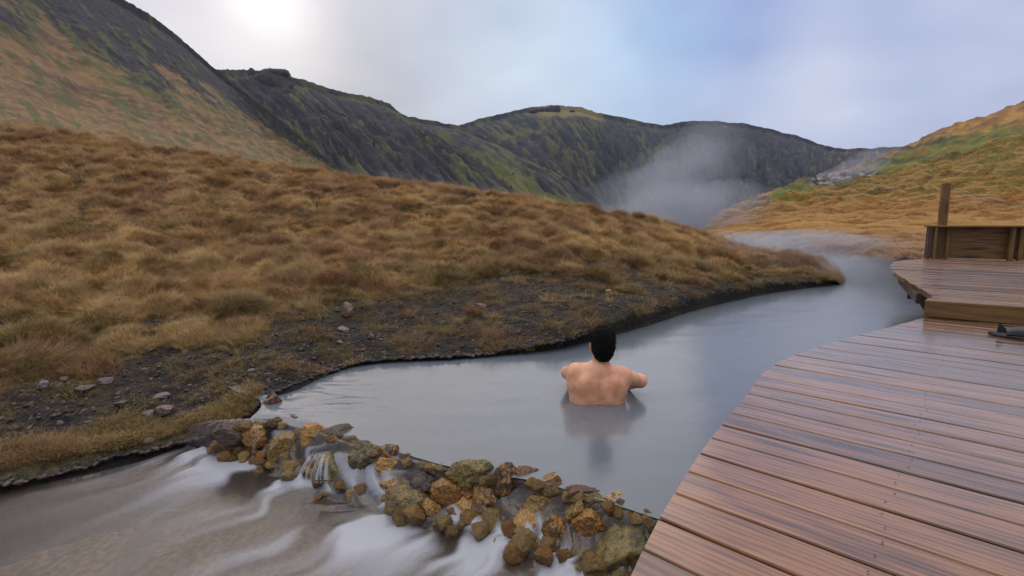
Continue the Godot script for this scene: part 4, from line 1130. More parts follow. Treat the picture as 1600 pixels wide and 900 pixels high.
	var bp := [b2 * -0.1 + Vector3(0, -0.16, 0), b2 * 0.75 + Vector3(0, -0.16, 0), b2 * 0.75 + Vector3(0, -0.47, 0), b2 * 0.1 + Vector3(0, -0.47, 0)]
	for k in 4:
		bp[k] += n2 * 2.2
	var dd := n2 * 0.06
	quad(br, bp[0], bp[1], bp[2], bp[3])
	quad(br, bp[0] + dd, bp[1] + dd, bp[2] + dd, bp[3] + dd)
	for k in 4:
		quad(br, bp[k], bp[(k + 1) % 4], bp[(k + 1) % 4] + dd, bp[k] + dd)
	br.generate_normals()
	put("bracket", br.commit(), plain(lin(96, 74, 44), 0.7), deck2)
	for q in [[0.25, 2.3], [1.6, 2.3], [0.3, 4.4], [1.6, 4.4]]:
		var at: Vector3 = b2 * q[0] + n2 * q[1]
		put("support_post", beam(at + Vector3(0, -0.4, 0), at + Vector3(0, -1.2, 0), 0.12, 0.12, b2), dim, deck2)

	# low timber screen at the back of the upper deck
	var c0 := Vector3(7.134, 0.582, -8.814)
	var b3 := Vector3(0.914, 0, 0.405).normalized()
	var n3 := Vector3(0.405, 0, -0.914).normalized()
	var scr := base("timber_screen", c0)
	tag(scr, "low olive-brown plank screen with uprights at the back of the upper deck", "screen")
	var high := 0.575
	for k in 4:
		var y0 := 0.01 + k * 0.137
		put("plank", board(0.07, 0.07, 3.2, 3.2, y0, y0 + 0.1362, 0.025, b3, Vector3.UP, -n3, n3 * 0.16, 0.002, 0.3), old, scr)
	for s in [0.03, 0.1, 0.3]:
		put("upright", beam(b3 * s + n3 * (0.02 if s < 0.2 else 0.1) + Vector3(0, 0.0, 0), b3 * s + n3 * (0.02 if s < 0.2 else 0.1) + Vector3(0, high - 0.032, 0), 0.045, 0.06 if s < 0.2 else 0.04, b3), dim if s < 0.05 else old, scr)
	for s in [1.12, 1.24, 2.4]:
		put("upright", beam(b3 * s + n3 * 0.06, b3 * s + n3 * 0.06 + Vector3(0, high - 0.032, 0), 0.06, 0.08, b3), old, scr)
	put("end_panel", beam(b3 * 0.015 + n3 * 0.07, b3 * 0.015 + n3 * 0.07 + Vector3(0, high - 0.032, 0), 0.022, 0.16, b3), dim, scr)
	put("cap_rail", board(-0.02, -0.02, 3.25, 3.25, -0.02, 0.2, 0.032, b3, n3, Vector3.UP, Vector3(0, high, 0), 0.0, 0.3), old, scr)
	var pt := Vector3(7.621, 1.155, -9.140)
	var pole := base("fence_post", Vector3(pt.x, 0.3, pt.z))
	tag(pole, "square brown wooden post rising behind the plank screen", "post")
	var tp := Vector3(7.578, 1.882, -9.175)
	put("post_body", beam(Vector3(0, -0.4, 0), Vector3(0, tp.y - 0.3, 0), 0.11, 0.12, b3), old, pole)
	put("rope_staple", tube(PackedVector3Array([Vector3(0.07, tp.y - 0.36, 0.05), Vector3(0.1, tp.y - 0.38, 0.05), Vector3(0.07, tp.y - 0.41, 0.05)]), PackedFloat32Array([0.008, 0.008, 0.008])), plain(lin(120, 120, 118), 0.4), pole)
	var path := PackedVector3Array()
	var rad := PackedFloat32Array()
	var r0 := Vector3(pt.x + 0.09, tp.y - 0.08, pt.z + 0.05)
	var r1 := Vector3(8.243, 1.414, -7.582)
	for k in 25:
		var f := k / 24.0
		path.append(r0.lerp(r1, f) + Vector3(0, -0.35 * f * (1.0 - f), 0))
		rad.append(0.007)
	tag(put("rope", tube(path, rad), plain(lin(120, 124, 116), 0.8)), "thin grey rope running from the wooden post to the right", "rope")
	build_sandal()


# A black slip-on sandal with an upright toe strap, lying on the lower deck.
func build_sandal() -> void:
	var at := Vector3(3.360, 0.440, -3.355)
	var root := base("sandal", at + Vector3(0, 0.003, 0))
	root.rotation.y = -0.68
	tag(root, "black rubber sandal with a pointed upright strap on the wet deck", "sandal")
	var black := plain(lin(22, 20, 22), 0.35)
	var g := {"nu": 28, "nv": 9, "t": [], "p": PackedVector3Array()}
	for j in 9:
		var f := j / 8.0 * 2.0 - 1.0
		for i in 28:
			var a := i / 27.0
			var half := 0.045 * pow(maxf(sin(PI * clampf(a * 0.94 + 0.03, 0, 1)), 0.0), 0.45) * (0.86 + 0.22 * a)
			g.p.append(Vector3(-0.13 + 0.26 * a, 0.022 + 0.02 * pow(a, 3.0) - (0.02 if absf(f) > 0.95 else 0.0), f * half))
	put("sole", grid_mesh(g), black, root)
	var s := {"nu": 20, "nv": 16, "t": [], "p": PackedVector3Array()}
	for j in 16:
		var f := j / 15.0 * 2.0 - 1.0
		for i in 20:
			var a := i / 19.0
			var arch := sqrt(maxf(0.0, 1.0 - f * f))
			s.p.append(Vector3(-0.045 + 0.16 * a, 0.018 + arch * 0.05 * sqrt(maxf(sin(PI * (0.12 + a * 0.8)), 0.0)), f * 0.046))
	put("upper", grid_mesh(s), black, root)
	var st := SurfaceTool.new()
	st.begin(Mesh.PRIMITIVE_TRIANGLES)
	st.set_smooth_group(-1)
	var tri := [Vector3(-0.088, 0.02, 0), Vector3(-0.03, 0.03, 0), Vector3(-0.082, 0.093, 0)]
	for z in [-0.012, 0.012]:
		for k in 3:
			st.add_vertex(tri[k] + Vector3(0, 0, z))
	for k in 3:
		quad(st, tri[k] + Vector3(0, 0, -0.012), tri[(k + 1) % 3] + Vector3(0, 0, -0.012), tri[(k + 1) % 3] + Vector3(0, 0, 0.012), tri[k] + Vector3(0, 0, 0.012))
	st.generate_normals()
	put("strap", st.commit(), black, root)


# ---------- steam ----------
func build_steam() -> void:
	var root := base("steam")
	tag(root, "pale steam rising from the hot stream behind the grassy point", "steam", "", "stuff")
	var puffs := []
	for k in 46:  # the column, wide and thick at its foot, thin above
		var f := pow(rng.randf(), 1.3)
		var c := (Vector3(10.876, 0.121, -36.410)).lerp(Vector3(14.864, 7.958, -39.282), f)
		var wide := lerpf(6.5, 1.1, sqrt(f))
		c += Vector3(rng.randfn() * wide * 0.42, rng.randfn() * 0.5, rng.randfn() * 2.5)
		var s := rng.randf_range(0.6, 1.3)
		puffs.append([c, Vector3(lerpf(5.5, 2.6, f) * s, lerpf(2.6, 3.6, f) * s, 7.0 * s), lerpf(0.045, 0.007, f)])
	for k in 14:  # drifting off to the left, in front of the dark ridge
		var c := (Vector3(7.496, 2.581, -43.357)).lerp(Vector3(13.353, 5.174, -41.925), rng.randf()) + Vector3(rng.randfn(), rng.randfn(), rng.randfn() * 2.0)
		puffs.append([c, Vector3(6.0, 4.0, 8.0) * rng.randf_range(0.6, 1.2), 0.009])
	for k in 9:  # low mist over the water
		var c := (Vector3(8.401, 0.200, -19.230)).lerp(Vector3(7.317, 0.300, -11.687), k / 8.0)
		puffs.append([c + Vector3(rng.randfn() * 0.7, 0.1, rng.randfn() * 0.7), Vector3(5.0, 1.3, 5.0), 0.035])
	for q in [Vector3(7.382, 0.150, -11.098), Vector3(7.410, 0.150, -10.537), Vector3(7.561, 0.150, -12.061), Vector3(8.248, 0.200, -12.191), Vector3(7.826, 0.200, -10.570)]:
		puffs.append([q, Vector3(2.6, 0.7, 3.0), 0.12])
	for p in puffs:
		fog("puff", root, p[0], p[1], p[2])
	var vent := base("vent_steam")
	tag(vent, "wisps of steam drifting off a vent on the right hillside", "steam", "", "stuff")
	for q in [[Vector3(34.985, 6.235, -55.965), Vector3(6, 2.2, 3), 0.1, 0.5], [Vector3(37.696, 7.581, -56.595), Vector3(7, 2.4, 3), 0.06, 0.5], [Vector3(41.346, 8.689, -58.945), Vector3(6, 3.0, 3), 0.03, 0.4], [Vector3(35.753, 6.359, -53.082), Vector3(6.0, 1.0, 2), 0.1, 0.42], [Vector3(33.484, 5.385, -54.542), Vector3(2.5, 0.8, 2), 0.15, 0.5]]:
		fog("puff", vent, q[0], q[1], q[2], q[3])


func fog(n: String, parent: Node, at: Vector3, size: Vector3, density: float, tilt := 0.0) -> void:
	var f := FogVolume.new()
	f.name = n
	f.shape = RenderingServer.FOG_VOLUME_SHAPE_ELLIPSOID
	f.size = size
	f.position = at
	f.rotation.z = tilt
	var m := FogMaterial.new()
	m.albedo = Color(0.94, 0.95, 1.0)
	m.density = density
	f.material = m
	parent.add_child(f, true)


# ---------- stones ----------
func bank_height(p: Vector3) -> Vector3:
	var best := 1e9
	var out := p
	for q in range(0, bank.p.size(), 1):
		var v: Vector3 = bank.p[q]
		var d := (v.x - p.x) * (v.x - p.x) + (v.z - p.z) * (v.z - p.z)
		if d < best:
			best = d
			out = Vector3(p.x, v.y, p.z)
	return out


func build_weir() -> void:
	var m := StandardMaterial3D.new()
	m.vertex_color_use_as_albedo = true
	m.roughness = 0.24
	m.heightmap_enabled = true
	m.heightmap_texture = noise_tex(0.035, null)
	m.heightmap_scale = 0.5
	m.uv1_triplanar = true
	m.uv1_scale = Vector3.ONE * 5.0
	m.albedo_texture = noise_tex(0.05, ramp([[0.25, gray(0.68)], [0.6, gray(1.0)]]))
	var tan := lin(190, 144, 76)
	var ochre := lin(176, 118, 52)
	var dark := lin(74, 60, 42)
	var deep := lin(52, 44, 38)
	var olive := lin(140, 116, 58)
	var red := lin(112, 70, 54)
	var pale := lin(206, 176, 118)
	# centre, radii, turn, colours, moss, label
	var list := [
		[Vector3(-1.605, -0.010, -3.334), Vector3(0.06, 0.08, 0.06), 0.2, [lin(150, 96, 74), dark, red], 0.0, "reddish upright stone where the pool narrows at the muddy bank"],
		[Vector3(-1.512, -0.020, -3.195), Vector3(0.038, 0.03, 0.035), 0.9, [red, lin(140, 84, 62), red], 0.0, "small red stone beside the reddish upright stone at the bank"],
		[Vector3(-1.445, -0.050, -3.077), Vector3(0.06, 0.05, 0.06), 0.4, [ochre, olive, tan], 0.3, "yellow wet stone half under water near the bank end of the weir"],
		[Vector3(-1.331, -0.040, -3.094), Vector3(0.085, 0.045, 0.06), 1.1, [dark, deep, olive], 0.3, "dark stone under a smooth arched sheet of water at the weir's bank end"],
		[Vector3(-1.555, -0.080, -2.971), Vector3(0.075, 0.07, 0.06), 2.1, [ochre, tan, dark], 0.0, "orange stone at the bank end of the weir beside white spill"],
		[Vector3(-1.360, -0.100, -2.880), Vector3(0.14, 0.105, 0.11), 0.5, [olive, ochre, dark], 0.8, "broad mossy yellow-green boulder with a veil of water on one side"],
		[Vector3(-1.180, -0.030, -2.873), Vector3(0.075, 0.068, 0.065), 0.3, [tan, ochre, tan], 0.0, "blocky orange-tan stone left of the dark pitted stone"],
		[Vector3(-1.021, -0.020, -2.859), Vector3(0.112, 0.072, 0.085), 0.1, [dark, lin(104, 70, 44), deep], 0.15, "dark brown pitted stone standing clear of the pool"],
		[Vector3(-0.995, -0.130, -2.676), Vector3(0.165, 0.115, 0.12), 2.6, [olive, lin(104, 94, 52), dark], 0.9, "large flat green boulder with five threads of falling water"],
		[Vector3(-0.784, -0.060, -2.638), Vector3(0.095, 0.1, 0.085), 1.4, [dark, olive, deep], 0.8, "dark mossy round-topped stone right of the large green boulder"],
		[Vector3(-0.661, 0.000, -2.595), Vector3(0.055, 0.045, 0.05), 0.7, [ochre, dark, deep], 0.2, "small brown and yellow stone perched on top of the weir"],
		[Vector3(-0.632, -0.060, -2.564), Vector3(0.078, 0.06, 0.07), 0.2, [tan, olive, ochre], 0.3, "round yellow stone under the small perched stone"],
		[Vector3(-0.577, -0.030, -2.598), Vector3(0.05, 0.03, 0.045), 0.4, [ochre, dark, red], 0.0, "small flat brown stone behind the round yellow stone"],
		[Vector3(-1.711, -0.050, -2.977), Vector3(0.12, 0.085, 0.1), 0.6, [dark, deep, red], 0.0, "dark wet boulder under smooth water against the muddy bank"],
		[Vector3(-1.670, -0.100, -2.989), Vector3(0.05, 0.045, 0.05), 1.6, [tan, olive, dark], 0.2, "dull tan stone between the dark wet boulder and the orange stone"],
		[Vector3(-0.440, -0.120, -2.424), Vector3(0.085, 0.085, 0.07), 2.2, [dark, deep, lin(92, 72, 70)], 0.0, "smooth dark wet boulder in the middle of the weir"],
		[Vector3(-0.595, -0.120, -2.456), Vector3(0.09, 0.045, 0.06), 2.9, [ochre, tan, dark], 0.2, "long slanting orange ledge above a veiled boulder"],
		[Vector3(-0.522, -0.160, -2.363), Vector3(0.125, 0.085, 0.09), 0.2, [olive, lin(120, 96, 60), dark], 0.5, "veiled olive boulder low in the middle of the weir"],
		[Vector3(-0.363, -0.050, -2.501), Vector3(0.09, 0.07, 0.08), 0.5, [tan, pale, olive], 0.2, "pale tan boulder just under the surface left of the peaked stone"],
		[Vector3(-0.257, -0.040, -2.567), Vector3(0.2, 0.045, 0.07), 0.35, [tan, pale, olive], 0.1, "long pale ledge awash behind the olive peaked stone"],
		[Vector3(-0.203, -0.020, -2.368), Vector3(0.115, 0.085, 0.08), 0.15, [olive, lin(128, 112, 62), deep], 0.7, "olive peaked stone standing highest in mid weir"],
		[Vector3(-0.318, -0.090, -2.327), Vector3(0.08, 0.072, 0.065), 0.9, [lin(152, 104, 46), ochre, dark], 0.1, "round brown stone below the olive peaked stone"],
		[Vector3(-0.218, -0.090, -2.345), Vector3(0.052, 0.048, 0.05), 0.4, [ochre, lin(150, 92, 40), dark], 0.0, "small orange-brown stone tucked beside the round brown stone"],
		[Vector3(-0.383, -0.150, -2.300), Vector3(0.045, 0.062, 0.045), 0.4, [tan, ochre, dark], 0.0, "narrow tan stone at the lower left foot of the round brown stone"],
		[Vector3(-0.237, -0.150, -2.305), Vector3(0.055, 0.085, 0.05), 2.7, [tan, ochre, pale], 0.0, "tan elongated stone leaning in the spill, mid weir"],
		[Vector3(-0.127, -0.110, -2.321), Vector3(0.06, 0.1, 0.06), 0.2, [tan, lin(150, 110, 84), dark], 0.2, "upright tan stone wrapped in a veil of water"],
		[Vector3(-0.037, -0.050, -2.338), Vector3(0.068, 0.105, 0.06), 2.9, [dark, ochre, deep], 0.3, "tall dark stone with yellow spots on the weir"],
		[Vector3(0.065, -0.020, -2.349), Vector3(0.078, 0.052, 0.06), 0.1, [lin(128, 80, 46), lin(104, 62, 42), dark], 0.0, "red-brown stone at the pool's edge next to the tall dark stone"],
		[Vector3(0.142, -0.050, -2.284), Vector3(0.06, 0.125, 0.055), 2.4, [lin(150, 112, 62), tan, dark], 0.1, "long tilted tan slab leaning to the right"],
		[Vector3(0.179, -0.100, -2.242), Vector3(0.12, 0.08, 0.09), 0.4, [olive, ochre, dark], 0.9, "large mossy yellow boulder below the tilted slab"],
		[Vector3(0.087, -0.160, -2.174), Vector3(0.082, 0.075, 0.07), 0.3, [ochre, tan, olive], 0.2, "wet yellow stone low in the spill below the mossy yellow boulder"],
		[Vector3(0.196, -0.150, -2.119), Vector3(0.075, 0.098, 0.06), 0.2, [ochre, lin(120, 92, 48), deep], 0.5, "speckled upright stone at the foot of the weir"],
		[Vector3(0.315, -0.020, -2.195), Vector3(0.105, 0.05, 0.07), 0.15, [lin(96, 58, 44), lin(120, 72, 48), deep], 0.0, "dark red oblong stone along the pool's edge"],
		[Vector3(0.292, -0.080, -2.144), Vector3(0.075, 0.085, 0.065), 0.1, [olive, tan, dark], 0.5, "tan and olive stone under the dark red oblong stone"],
		[Vector3(0.436, -0.040, -2.154), Vector3(0.095, 0.05, 0.07), 0.25, [pale, tan, dark], 0.1, "pale flat-topped stone nearest the deck at the pool's edge"],
		[Vector3(0.337, -0.070, -2.063), Vector3(0.08, 0.052, 0.058), 0.05, [ochre, lin(160, 112, 62), dark], 0.0, "orange oblong stone lying across the front of the weir"],
		[Vector3(0.456, -0.100, -2.117), Vector3(0.064, 0.082, 0.06), 0.3, [ochre, tan, deep], 0.2, "round brown stone under the pale flat-topped stone"],
		[Vector3(0.329, -0.140, -2.062), Vector3(0.066, 0.055, 0.055), 0.8, [lin(140, 94, 44), ochre, dark], 0.1, "low brown stone beneath the orange oblong stone"],
		[Vector3(0.514, -0.090, -2.141), Vector3(0.045, 0.04, 0.045), 0.8, [red, dark, lin(110, 84, 80)], 0.0, "purplish stone under water beside the round brown stone"],
		[Vector3(0.493, -0.160, -1.978), Vector3(0.2, 0.16, 0.16), 0.9, [olive, lin(96, 88, 40), dark], 1.0, "big moss-covered boulder at the deck's edge"]]
	for k in list.size():
		var s: Array = list[k]
		var o := put("weir_stone", stone(40 + k, s[1] * (1.1 if s[1].x < 0.13 else 0.95), s[3], 4, 10, 0.06, s[4] * 0.7), m, null, s[0] + Vector3(0, -0.008 if s[1].x < 0.13 else -0.03, 0))
		o.rotation = Vector3(rng.randfn() * 0.08, rng.randf() * 0.4, (s[2] if s[1].y > s[1].x or s[2] < 1.0 else s[2] - PI) * (1.0 if s[2] > 2.0 else 0.25))
		tag(o, s[5], "stone", "stones of the weir")
	# smaller rubble packed between them
	var where := []
	var tint := PackedColorArray()
	var mesh := stone(500, Vector3(1, 0.75, 0.85), [gray(0.85), gray(1.0), gray(0.55)], 3, 9, 0.08)
	var line := [Vector3(-1.840, -0.100, -3.096), Vector3(-1.578, -0.100, -3.057), Vector3(-1.303, -0.100, -2.925), Vector3(-1.015, -0.100, -2.738), Vector3(-0.758, -0.100, -2.587), Vector3(-0.470, -0.100, -2.450), Vector3(-0.221, -0.100, -2.375), Vector3(0.000, -0.100, -2.304), Vector3(0.203, -0.100, -2.173), Vector3(0.359, -0.100, -2.064), Vector3(0.478, -0.100, -1.974), Vector3(0.603, -0.100, -1.859)]
	var sp := spline(line, 60)
	for k in 420:
		var p := sp[rng.randi() % 60] + Vector3(rng.randfn() * 0.04, 0, rng.randfn() * 0.04) + Vector3(-0.09, 0, 0.13) * rng.randf_range(-0.5, 1.0)
		p.y = -0.15 - rng.randf() * 0.1
		var s := rng.randf_range(0.028, 0.072)
		where.append(Transform3D(Basis.from_euler(Vector3(rng.randf(), rng.randf() * 6, rng.randf())).scaled(Vector3.ONE * s), p))
		tint.append(pale.lerp(ochre, rng.randf()).lerp(red, rng.randf() * 0.25).lerp(dark, pow(rng.randf(), 3.0) * 0.5))
	var rim := spline([Vector3(-1.628, 0.000, -2.974), Vector3(-1.473, 0.000, -3.015), Vector3(-1.210, 0.000, -2.896), Vector3(-0.936, 0.000, -2.751), Vector3(-0.683, 0.000, -2.603), Vector3(-0.386, 0.000, -2.442), Vector3(-0.124, 0.000, -2.349), Vector3(0.091, 0.000, -2.298), Vector3(0.289, 0.000, -2.181), Vector3(0.446, 0.000, -2.095), Vector3(0.562, -0.000, -2.005), Vector3(0.652, 0.000, -1.950)], 90)
	for k in 90:
		if nz(k * 0.21, 5.0) < -0.25:
			continue
		var s := rng.randf_range(0.025, 0.05)
		where.append(Transform3D(Basis.from_euler(Vector3(rng.randf() * 0.5, rng.randf() * 6, rng.randf() * 0.5)).scaled(Vector3.ONE * s), rim[k] + Vector3(rng.randfn() * 0.015, -0.03 + rng.randf() * 0.02, 0.015 + rng.randfn() * 0.015)))
		tint.append(pale.lerp(ochre, rng.randf()).lerp(olive, rng.randf() * 0.5).lerp(dark, pow(rng.randf(), 2.0) * 0.7))
	copies("rubble", mesh, m, where, tint, "tan rubble packed under the water between the weir stones", "rubble")
	# threads of water falling over the boulders
	var veil := base("water_veils")
	tag(veil, "thin white threads of water falling over the weir boulders", "falling water", "", "stuff")
	var vm := StandardMaterial3D.new()
	vm.vertex_color_use_as_albedo = true
	vm.transparency = BaseMaterial3D.TRANSPARENCY_ALPHA
	vm.roughness = 0.4
	for q in [[5, -0.9, 0.5], [8, 0.1, 0.7]]:
		var s: Array = list[q[0]]
		var g := {"nu": 40, "nv": 12, "t": [], "p": PackedVector3Array()}
		var vc := PackedColorArray()
		for j in 12:
			var b := lerpf(1.15, -0.25, j / 11.0)
			for i in 40:
				var f := i / 39.0
				var a: float = q[1] + (f - 0.5) * 2.0 * q[2]
				var out := 1.06 + 0.12 * smooth(0.6, -0.2, b)
				g.p.append(s[0] + Vector3(sin(a - 0.45) * cos(b) * s[1].x * out, sin(b) * s[1].y * 1.09, cos(a - 0.45) * cos(b) * s[1].z * out))
				var thread := smooth(0.0, 0.5, soft.get_noise_2d(f * 15.0 + q[0] * 7.0, j * 0.04))
				vc.append(Color(0.7, 0.72, 0.78, thread * 0.42 * smooth(0.0, 0.2, f) * smooth(1.0, 0.8, f) * smooth(0.0, 3.0, j)))
		put("veil", grid_mesh(g, vc), vm, veil)
	# stones lying on the bank
	var grey := lin(112, 98, 96)
	var mauve := lin(104, 84, 82)
	var flat := [
		[Vector3(-3.073, 0.050, -3.564), Vector3(0.075, 0.028, 0.05), [grey, mauve, dark], "flat grey stone, the broadest on the muddy slope at far left"],
		[Vector3(-3.023, 0.070, -3.684), Vector3(0.062, 0.03, 0.045), [mauve, grey, dark], "mauve-grey stone just behind the broad flat grey stone"],
		[Vector3(-2.363, 0.000, -3.344), Vector3(0.075, 0.045, 0.06), [lin(136, 100, 84), mauve, dark], "largest reddish-grey stone on the muddy slope"],
		[Vector3(-2.454, 0.000, -3.319), Vector3(0.05, 0.025, 0.04), [grey, mauve, dark], "grey stone next to the largest reddish-grey stone"],
		[Vector3(-4.059, 0.250, -5.133), Vector3(0.055, 0.022, 0.04), [lin(140, 124, 118), grey, grey], "pale stone lying alone in the tawny grass"],
		[Vector3(-3.297, 0.060, -3.653), Vector3(0.055, 0.024, 0.04), [mauve, grey, dark], "dark flat stone left of the broad flat grey stone"],
		[Vector3(-2.528, 0.060, -3.562), Vector3(0.06, 0.03, 0.045), [lin(128, 112, 110), mauve, grey], "pale mauve stone above the largest reddish-grey stone"],
		[Vector3(-1.998, 0.050, -3.832), Vector3(0.05, 0.028, 0.04), [grey, mauve, dark], "grey stone at the edge of the gravel beach"],
		[Vector3(-3.283, 0.030, -3.468), Vector3(0.05, 0.035, 0.04), [grey, lin(124, 116, 120), dark], "tilted grey stone nearest the far left grass"],
		[Vector3(-2.720, 0.020, -3.416), Vector3(0.045, 0.024, 0.035), [grey, mauve, dark], "small grey stone below the mauve-grey stone"],
		[Vector3(-2.485, -0.120, -2.988), Vector3(0.035, 0.025, 0.03), [lin(128, 104, 98), mauve, dark], "small pinkish stone above the mossy lip of the lower stream"],
		[Vector3(-2.269, -0.100, -3.057), Vector3(0.04, 0.025, 0.03), [lin(140, 108, 90), mauve, dark], "small pink-brown stone near the bank end of the weir"],
		[Vector3(-1.692, 0.250, -5.169), Vector3(0.075, 0.1, 0.07), [lin(120, 92, 62), lin(146, 118, 84), dark], "upright tan boulder in the wet gravel patch"],
		[Vector3(-1.610, 0.180, -4.806), Vector3(0.07, 0.025, 0.05), [lin(122, 104, 88), grey, dark], "flat tan stone at the foot of the upright tan boulder"],
		[Vector3(-0.356, 0.350, -5.748), Vector3(0.1, 0.05, 0.07), [lin(128, 92, 78), mauve, dark], "reddish flat stone among the tufts behind the pool"],
		[Vector3(-1.310, 0.120, -4.687), Vector3(0.035, 0.028, 0.03), [grey, lin(124, 110, 100), dark], "small round grey stone between the gravel patch and the pool"],
		[Vector3(-1.559, 0.100, -4.518), Vector3(0.042, 0.026, 0.035), [grey, mauve, dark], "small grey stone near the gravel waterline"],
		[Vector3(-0.159, 0.120, -4.435), Vector3(0.035, 0.03, 0.03), [lin(136, 116, 96), grey, dark], "small tan stone on the mossy lip above the pool"],
		[Vector3(1.204, 0.300, -6.361), Vector3(0.045, 0.035, 0.04), [lin(206, 178, 130), lin(180, 150, 104), grey], "small pale yellow stone on the dark bank behind the bather"]]
	for k in flat.size():
		var s: Array = flat[k]
		var o := put("bank_stone", stone(140 + k, s[1], s[2], 3, 11, 0.06), m, null, bank_height(s[0]) + Vector3(0, s[1].y * 0.45, 0))
		o.rotation = Vector3(rng.randfn() * 0.12, rng.randf() * TAU, rng.randfn() * 0.12)
		tag(o, s[3], "stone", "stones on the muddy bank")
	# crags on the skyline
	var cm := earth(0.35, 0.95, 0.55, 0.0, 0.03)
	var c1 := lin(70, 58, 56)
	var c2 := lin(56, 47, 50)
	var moss := lin(96, 92, 44)
	var crag := base("rock_crag", Vector3(-98.093, 51.901, -214.648))
	tag(crag, "jagged dark crag on the skyline of the middle ridge", "crag")
	for q in [[Vector3(-96.237, 54.961, -211.098), Vector3(12, 8.5, 7)], [Vector3(-101.203, 57.964, -208.763), Vector3(1.7, 3.4, 1.8)], [Vector3(-90.356, 58.076, -213.682), Vector3(2.2, 4.2, 2)], [Vector3(-95.846, 58.647, -211.276), Vector3(9, 3.4, 3)], [Vector3(-99.271, 49.945, -206.364), Vector3(7, 9, 5)], [Vector3(-91.030, 49.861, -210.130), Vector3(8, 10, 5)], [Vector3(-94.197, 44.478, -205.433), Vector3(9, 9, 5)], [Vector3(-87.568, 43.634, -208.346), Vector3(8, 9, 5)]]:
		put("rock", stone(int(q[0].x * 3) + 900, q[1], [c1, c2, moss], 3, 16, 0.07), cm, crag, q[0] - crag.position)
	var tor := base("rock_crag", Vector3(26.364, 83.936, -397.126))
	tag(tor, "low row of dark rocks on the far mountain's grassy summit", "crag")
	for q in [[831, 174, 2.0], [839, 173.5, 2.4], [847, 172.5, 2.6], [855, 172, 3.0], [863, 171.5, 3.2], [871, 171, 3.4], [893, 174, 1.2]]:
		var d: float = (q[0] - 855.0) / 800.0 * 398.0
		put("rock", stone(int(q[0]), Vector3(2.6, q[2], 2.0), [c1, c2, c2], 2, 10, 0.12), cm, tor, Vector3(d, -(q[1] - 174.0) * 0.45, 0))
	var knobs := [[Vector3(134.485, 72.923, -397.887), Vector3(4, 3, 3), "dark rounded rock on the far mountain's skyline above the steam"], [Vector3(181.761, 66.386, -384.172), Vector3(4.5, 2, 3), "small flat rock on the far mountain's skyline right of the steam"], [Vector3(220.369, 52.504, -369.239), Vector3(4.5, 2.4, 3), "small dark rock where the far mountain meets the right hill"]]
	for k in 3:
		tag(put("skyline_rock", stone(700 + k, knobs[k][1], [c1, c2, c2], 2, 10, 0.12), cm, null, knobs[k][0]), knobs[k][2], "rock")


# ---------- the bather ----------
func smin(a: float, b: float, k: float) -> float:
	var h := maxf(k - absf(a - b), 0.0) / k
	return minf(a, b) - h * h * k * 0.25


var bones := []
var fingers := []


func limb(p: Vector3, b: Array) -> float:
	var ba: Vector3 = b[2] - b[0]
	var t := clampf((p - b[0]).dot(ba) / maxf(ba.length_squared(), 1e-9), 0.0, 1.0)
	return (p - b[0] - ba * t).length() - lerpf(b[1], b[3], t)


func egg(p: Vector3, c: Vector3, r: Vector3) -> float:
	var q := (p - c) / r
	var k := q.length()
	return (k - 1.0) * minf(r.x, minf(r.y, r.z)) if k < 0.4 else k * (k - 1.0) / ((p - c) / (r * r)).length()


func body_field(p: Vector3) -> float:
	var d := 10.0
	for b in bones:
		var l := limb(p, b)
		if l < d + 0.06:
			d = smin(d, l, b[4])
	if p.y > -0.25 and p.y < 0.3 and p.z > 0.0:
		d += 0.016 * exp(-(p.x - 0.012) * (p.x - 0.012) / 0.0004) * smooth(0.24, 0.1, p.y)
	return head_field(p, d) if p.y > 0.2 else d


func head_field(p: Vector3, d: float) -> float:
	var h := egg(p, Vector3(0.036, 0.405, 0.002), Vector3(0.074, 0.098, 0.092))
	h = smin(h, egg(p, Vector3(0.036, 0.35, -0.045), Vector3(0.056, 0.07, 0.055)), 0.04)
	h = smin(h, egg(p, Vector3(0.036, 0.375, -0.105), Vector3(0.012, 0.022, 0.018)), 0.014)  # nose
	h = smin(h, egg(p, Vector3(0.036, 0.412, -0.082), Vector3(0.05, 0.012, 0.012)), 0.02)  # brow
	h = smin(h, egg(p, Vector3(0.036, 0.337, -0.096), Vector3(0.022, 0.008, 0.01)), 0.008)  # lips
	for s in [-1, 1]:
		h = maxf(h, -egg(p, Vector3(0.036 + s * 0.03, 0.395, -0.1), Vector3(0.014, 0.009, 0.012)))
		h = smin(h, egg(p, Vector3(0.036 + s * 0.081, 0.372, 0.0), Vector3(0.011, 0.031, 0.018)), 0.008)
	return smin(d, h, 0.02)


func hair_field(p: Vector3) -> float:
	var h := egg(p, Vector3(0.036, 0.41, 0.006), Vector3(0.081, 0.108, 0.1))
	h = smin(h, egg(p, Vector3(0.034, 0.345, 0.04), Vector3(0.06, 0.07, 0.05)), 0.05)
	h += 0.009 * noise.get_noise_3dv(Vector3(p.x * 55, p.y * 26, p.z * 55))
	# hairline: nape, above the ears and the brow
	var cut := 0.28 - p.y
	cut = maxf(cut, (0.395 + clampf(-p.z, 0.0, 0.06) * 0.7 - p.y) if p.z < 0.012 else cut)
	return maxf(h, cut)


func shorts_field(p: Vector3) -> float:
	return maxf(maxf(body_field(p) - 0.012, p.y + 0.24), -0.3 - p.z)


func hand_field(p: Vector3) -> float:
	var d := 10.0
	for b in fingers:
		d = smin(d, limb(p, b), b[4])
	return d


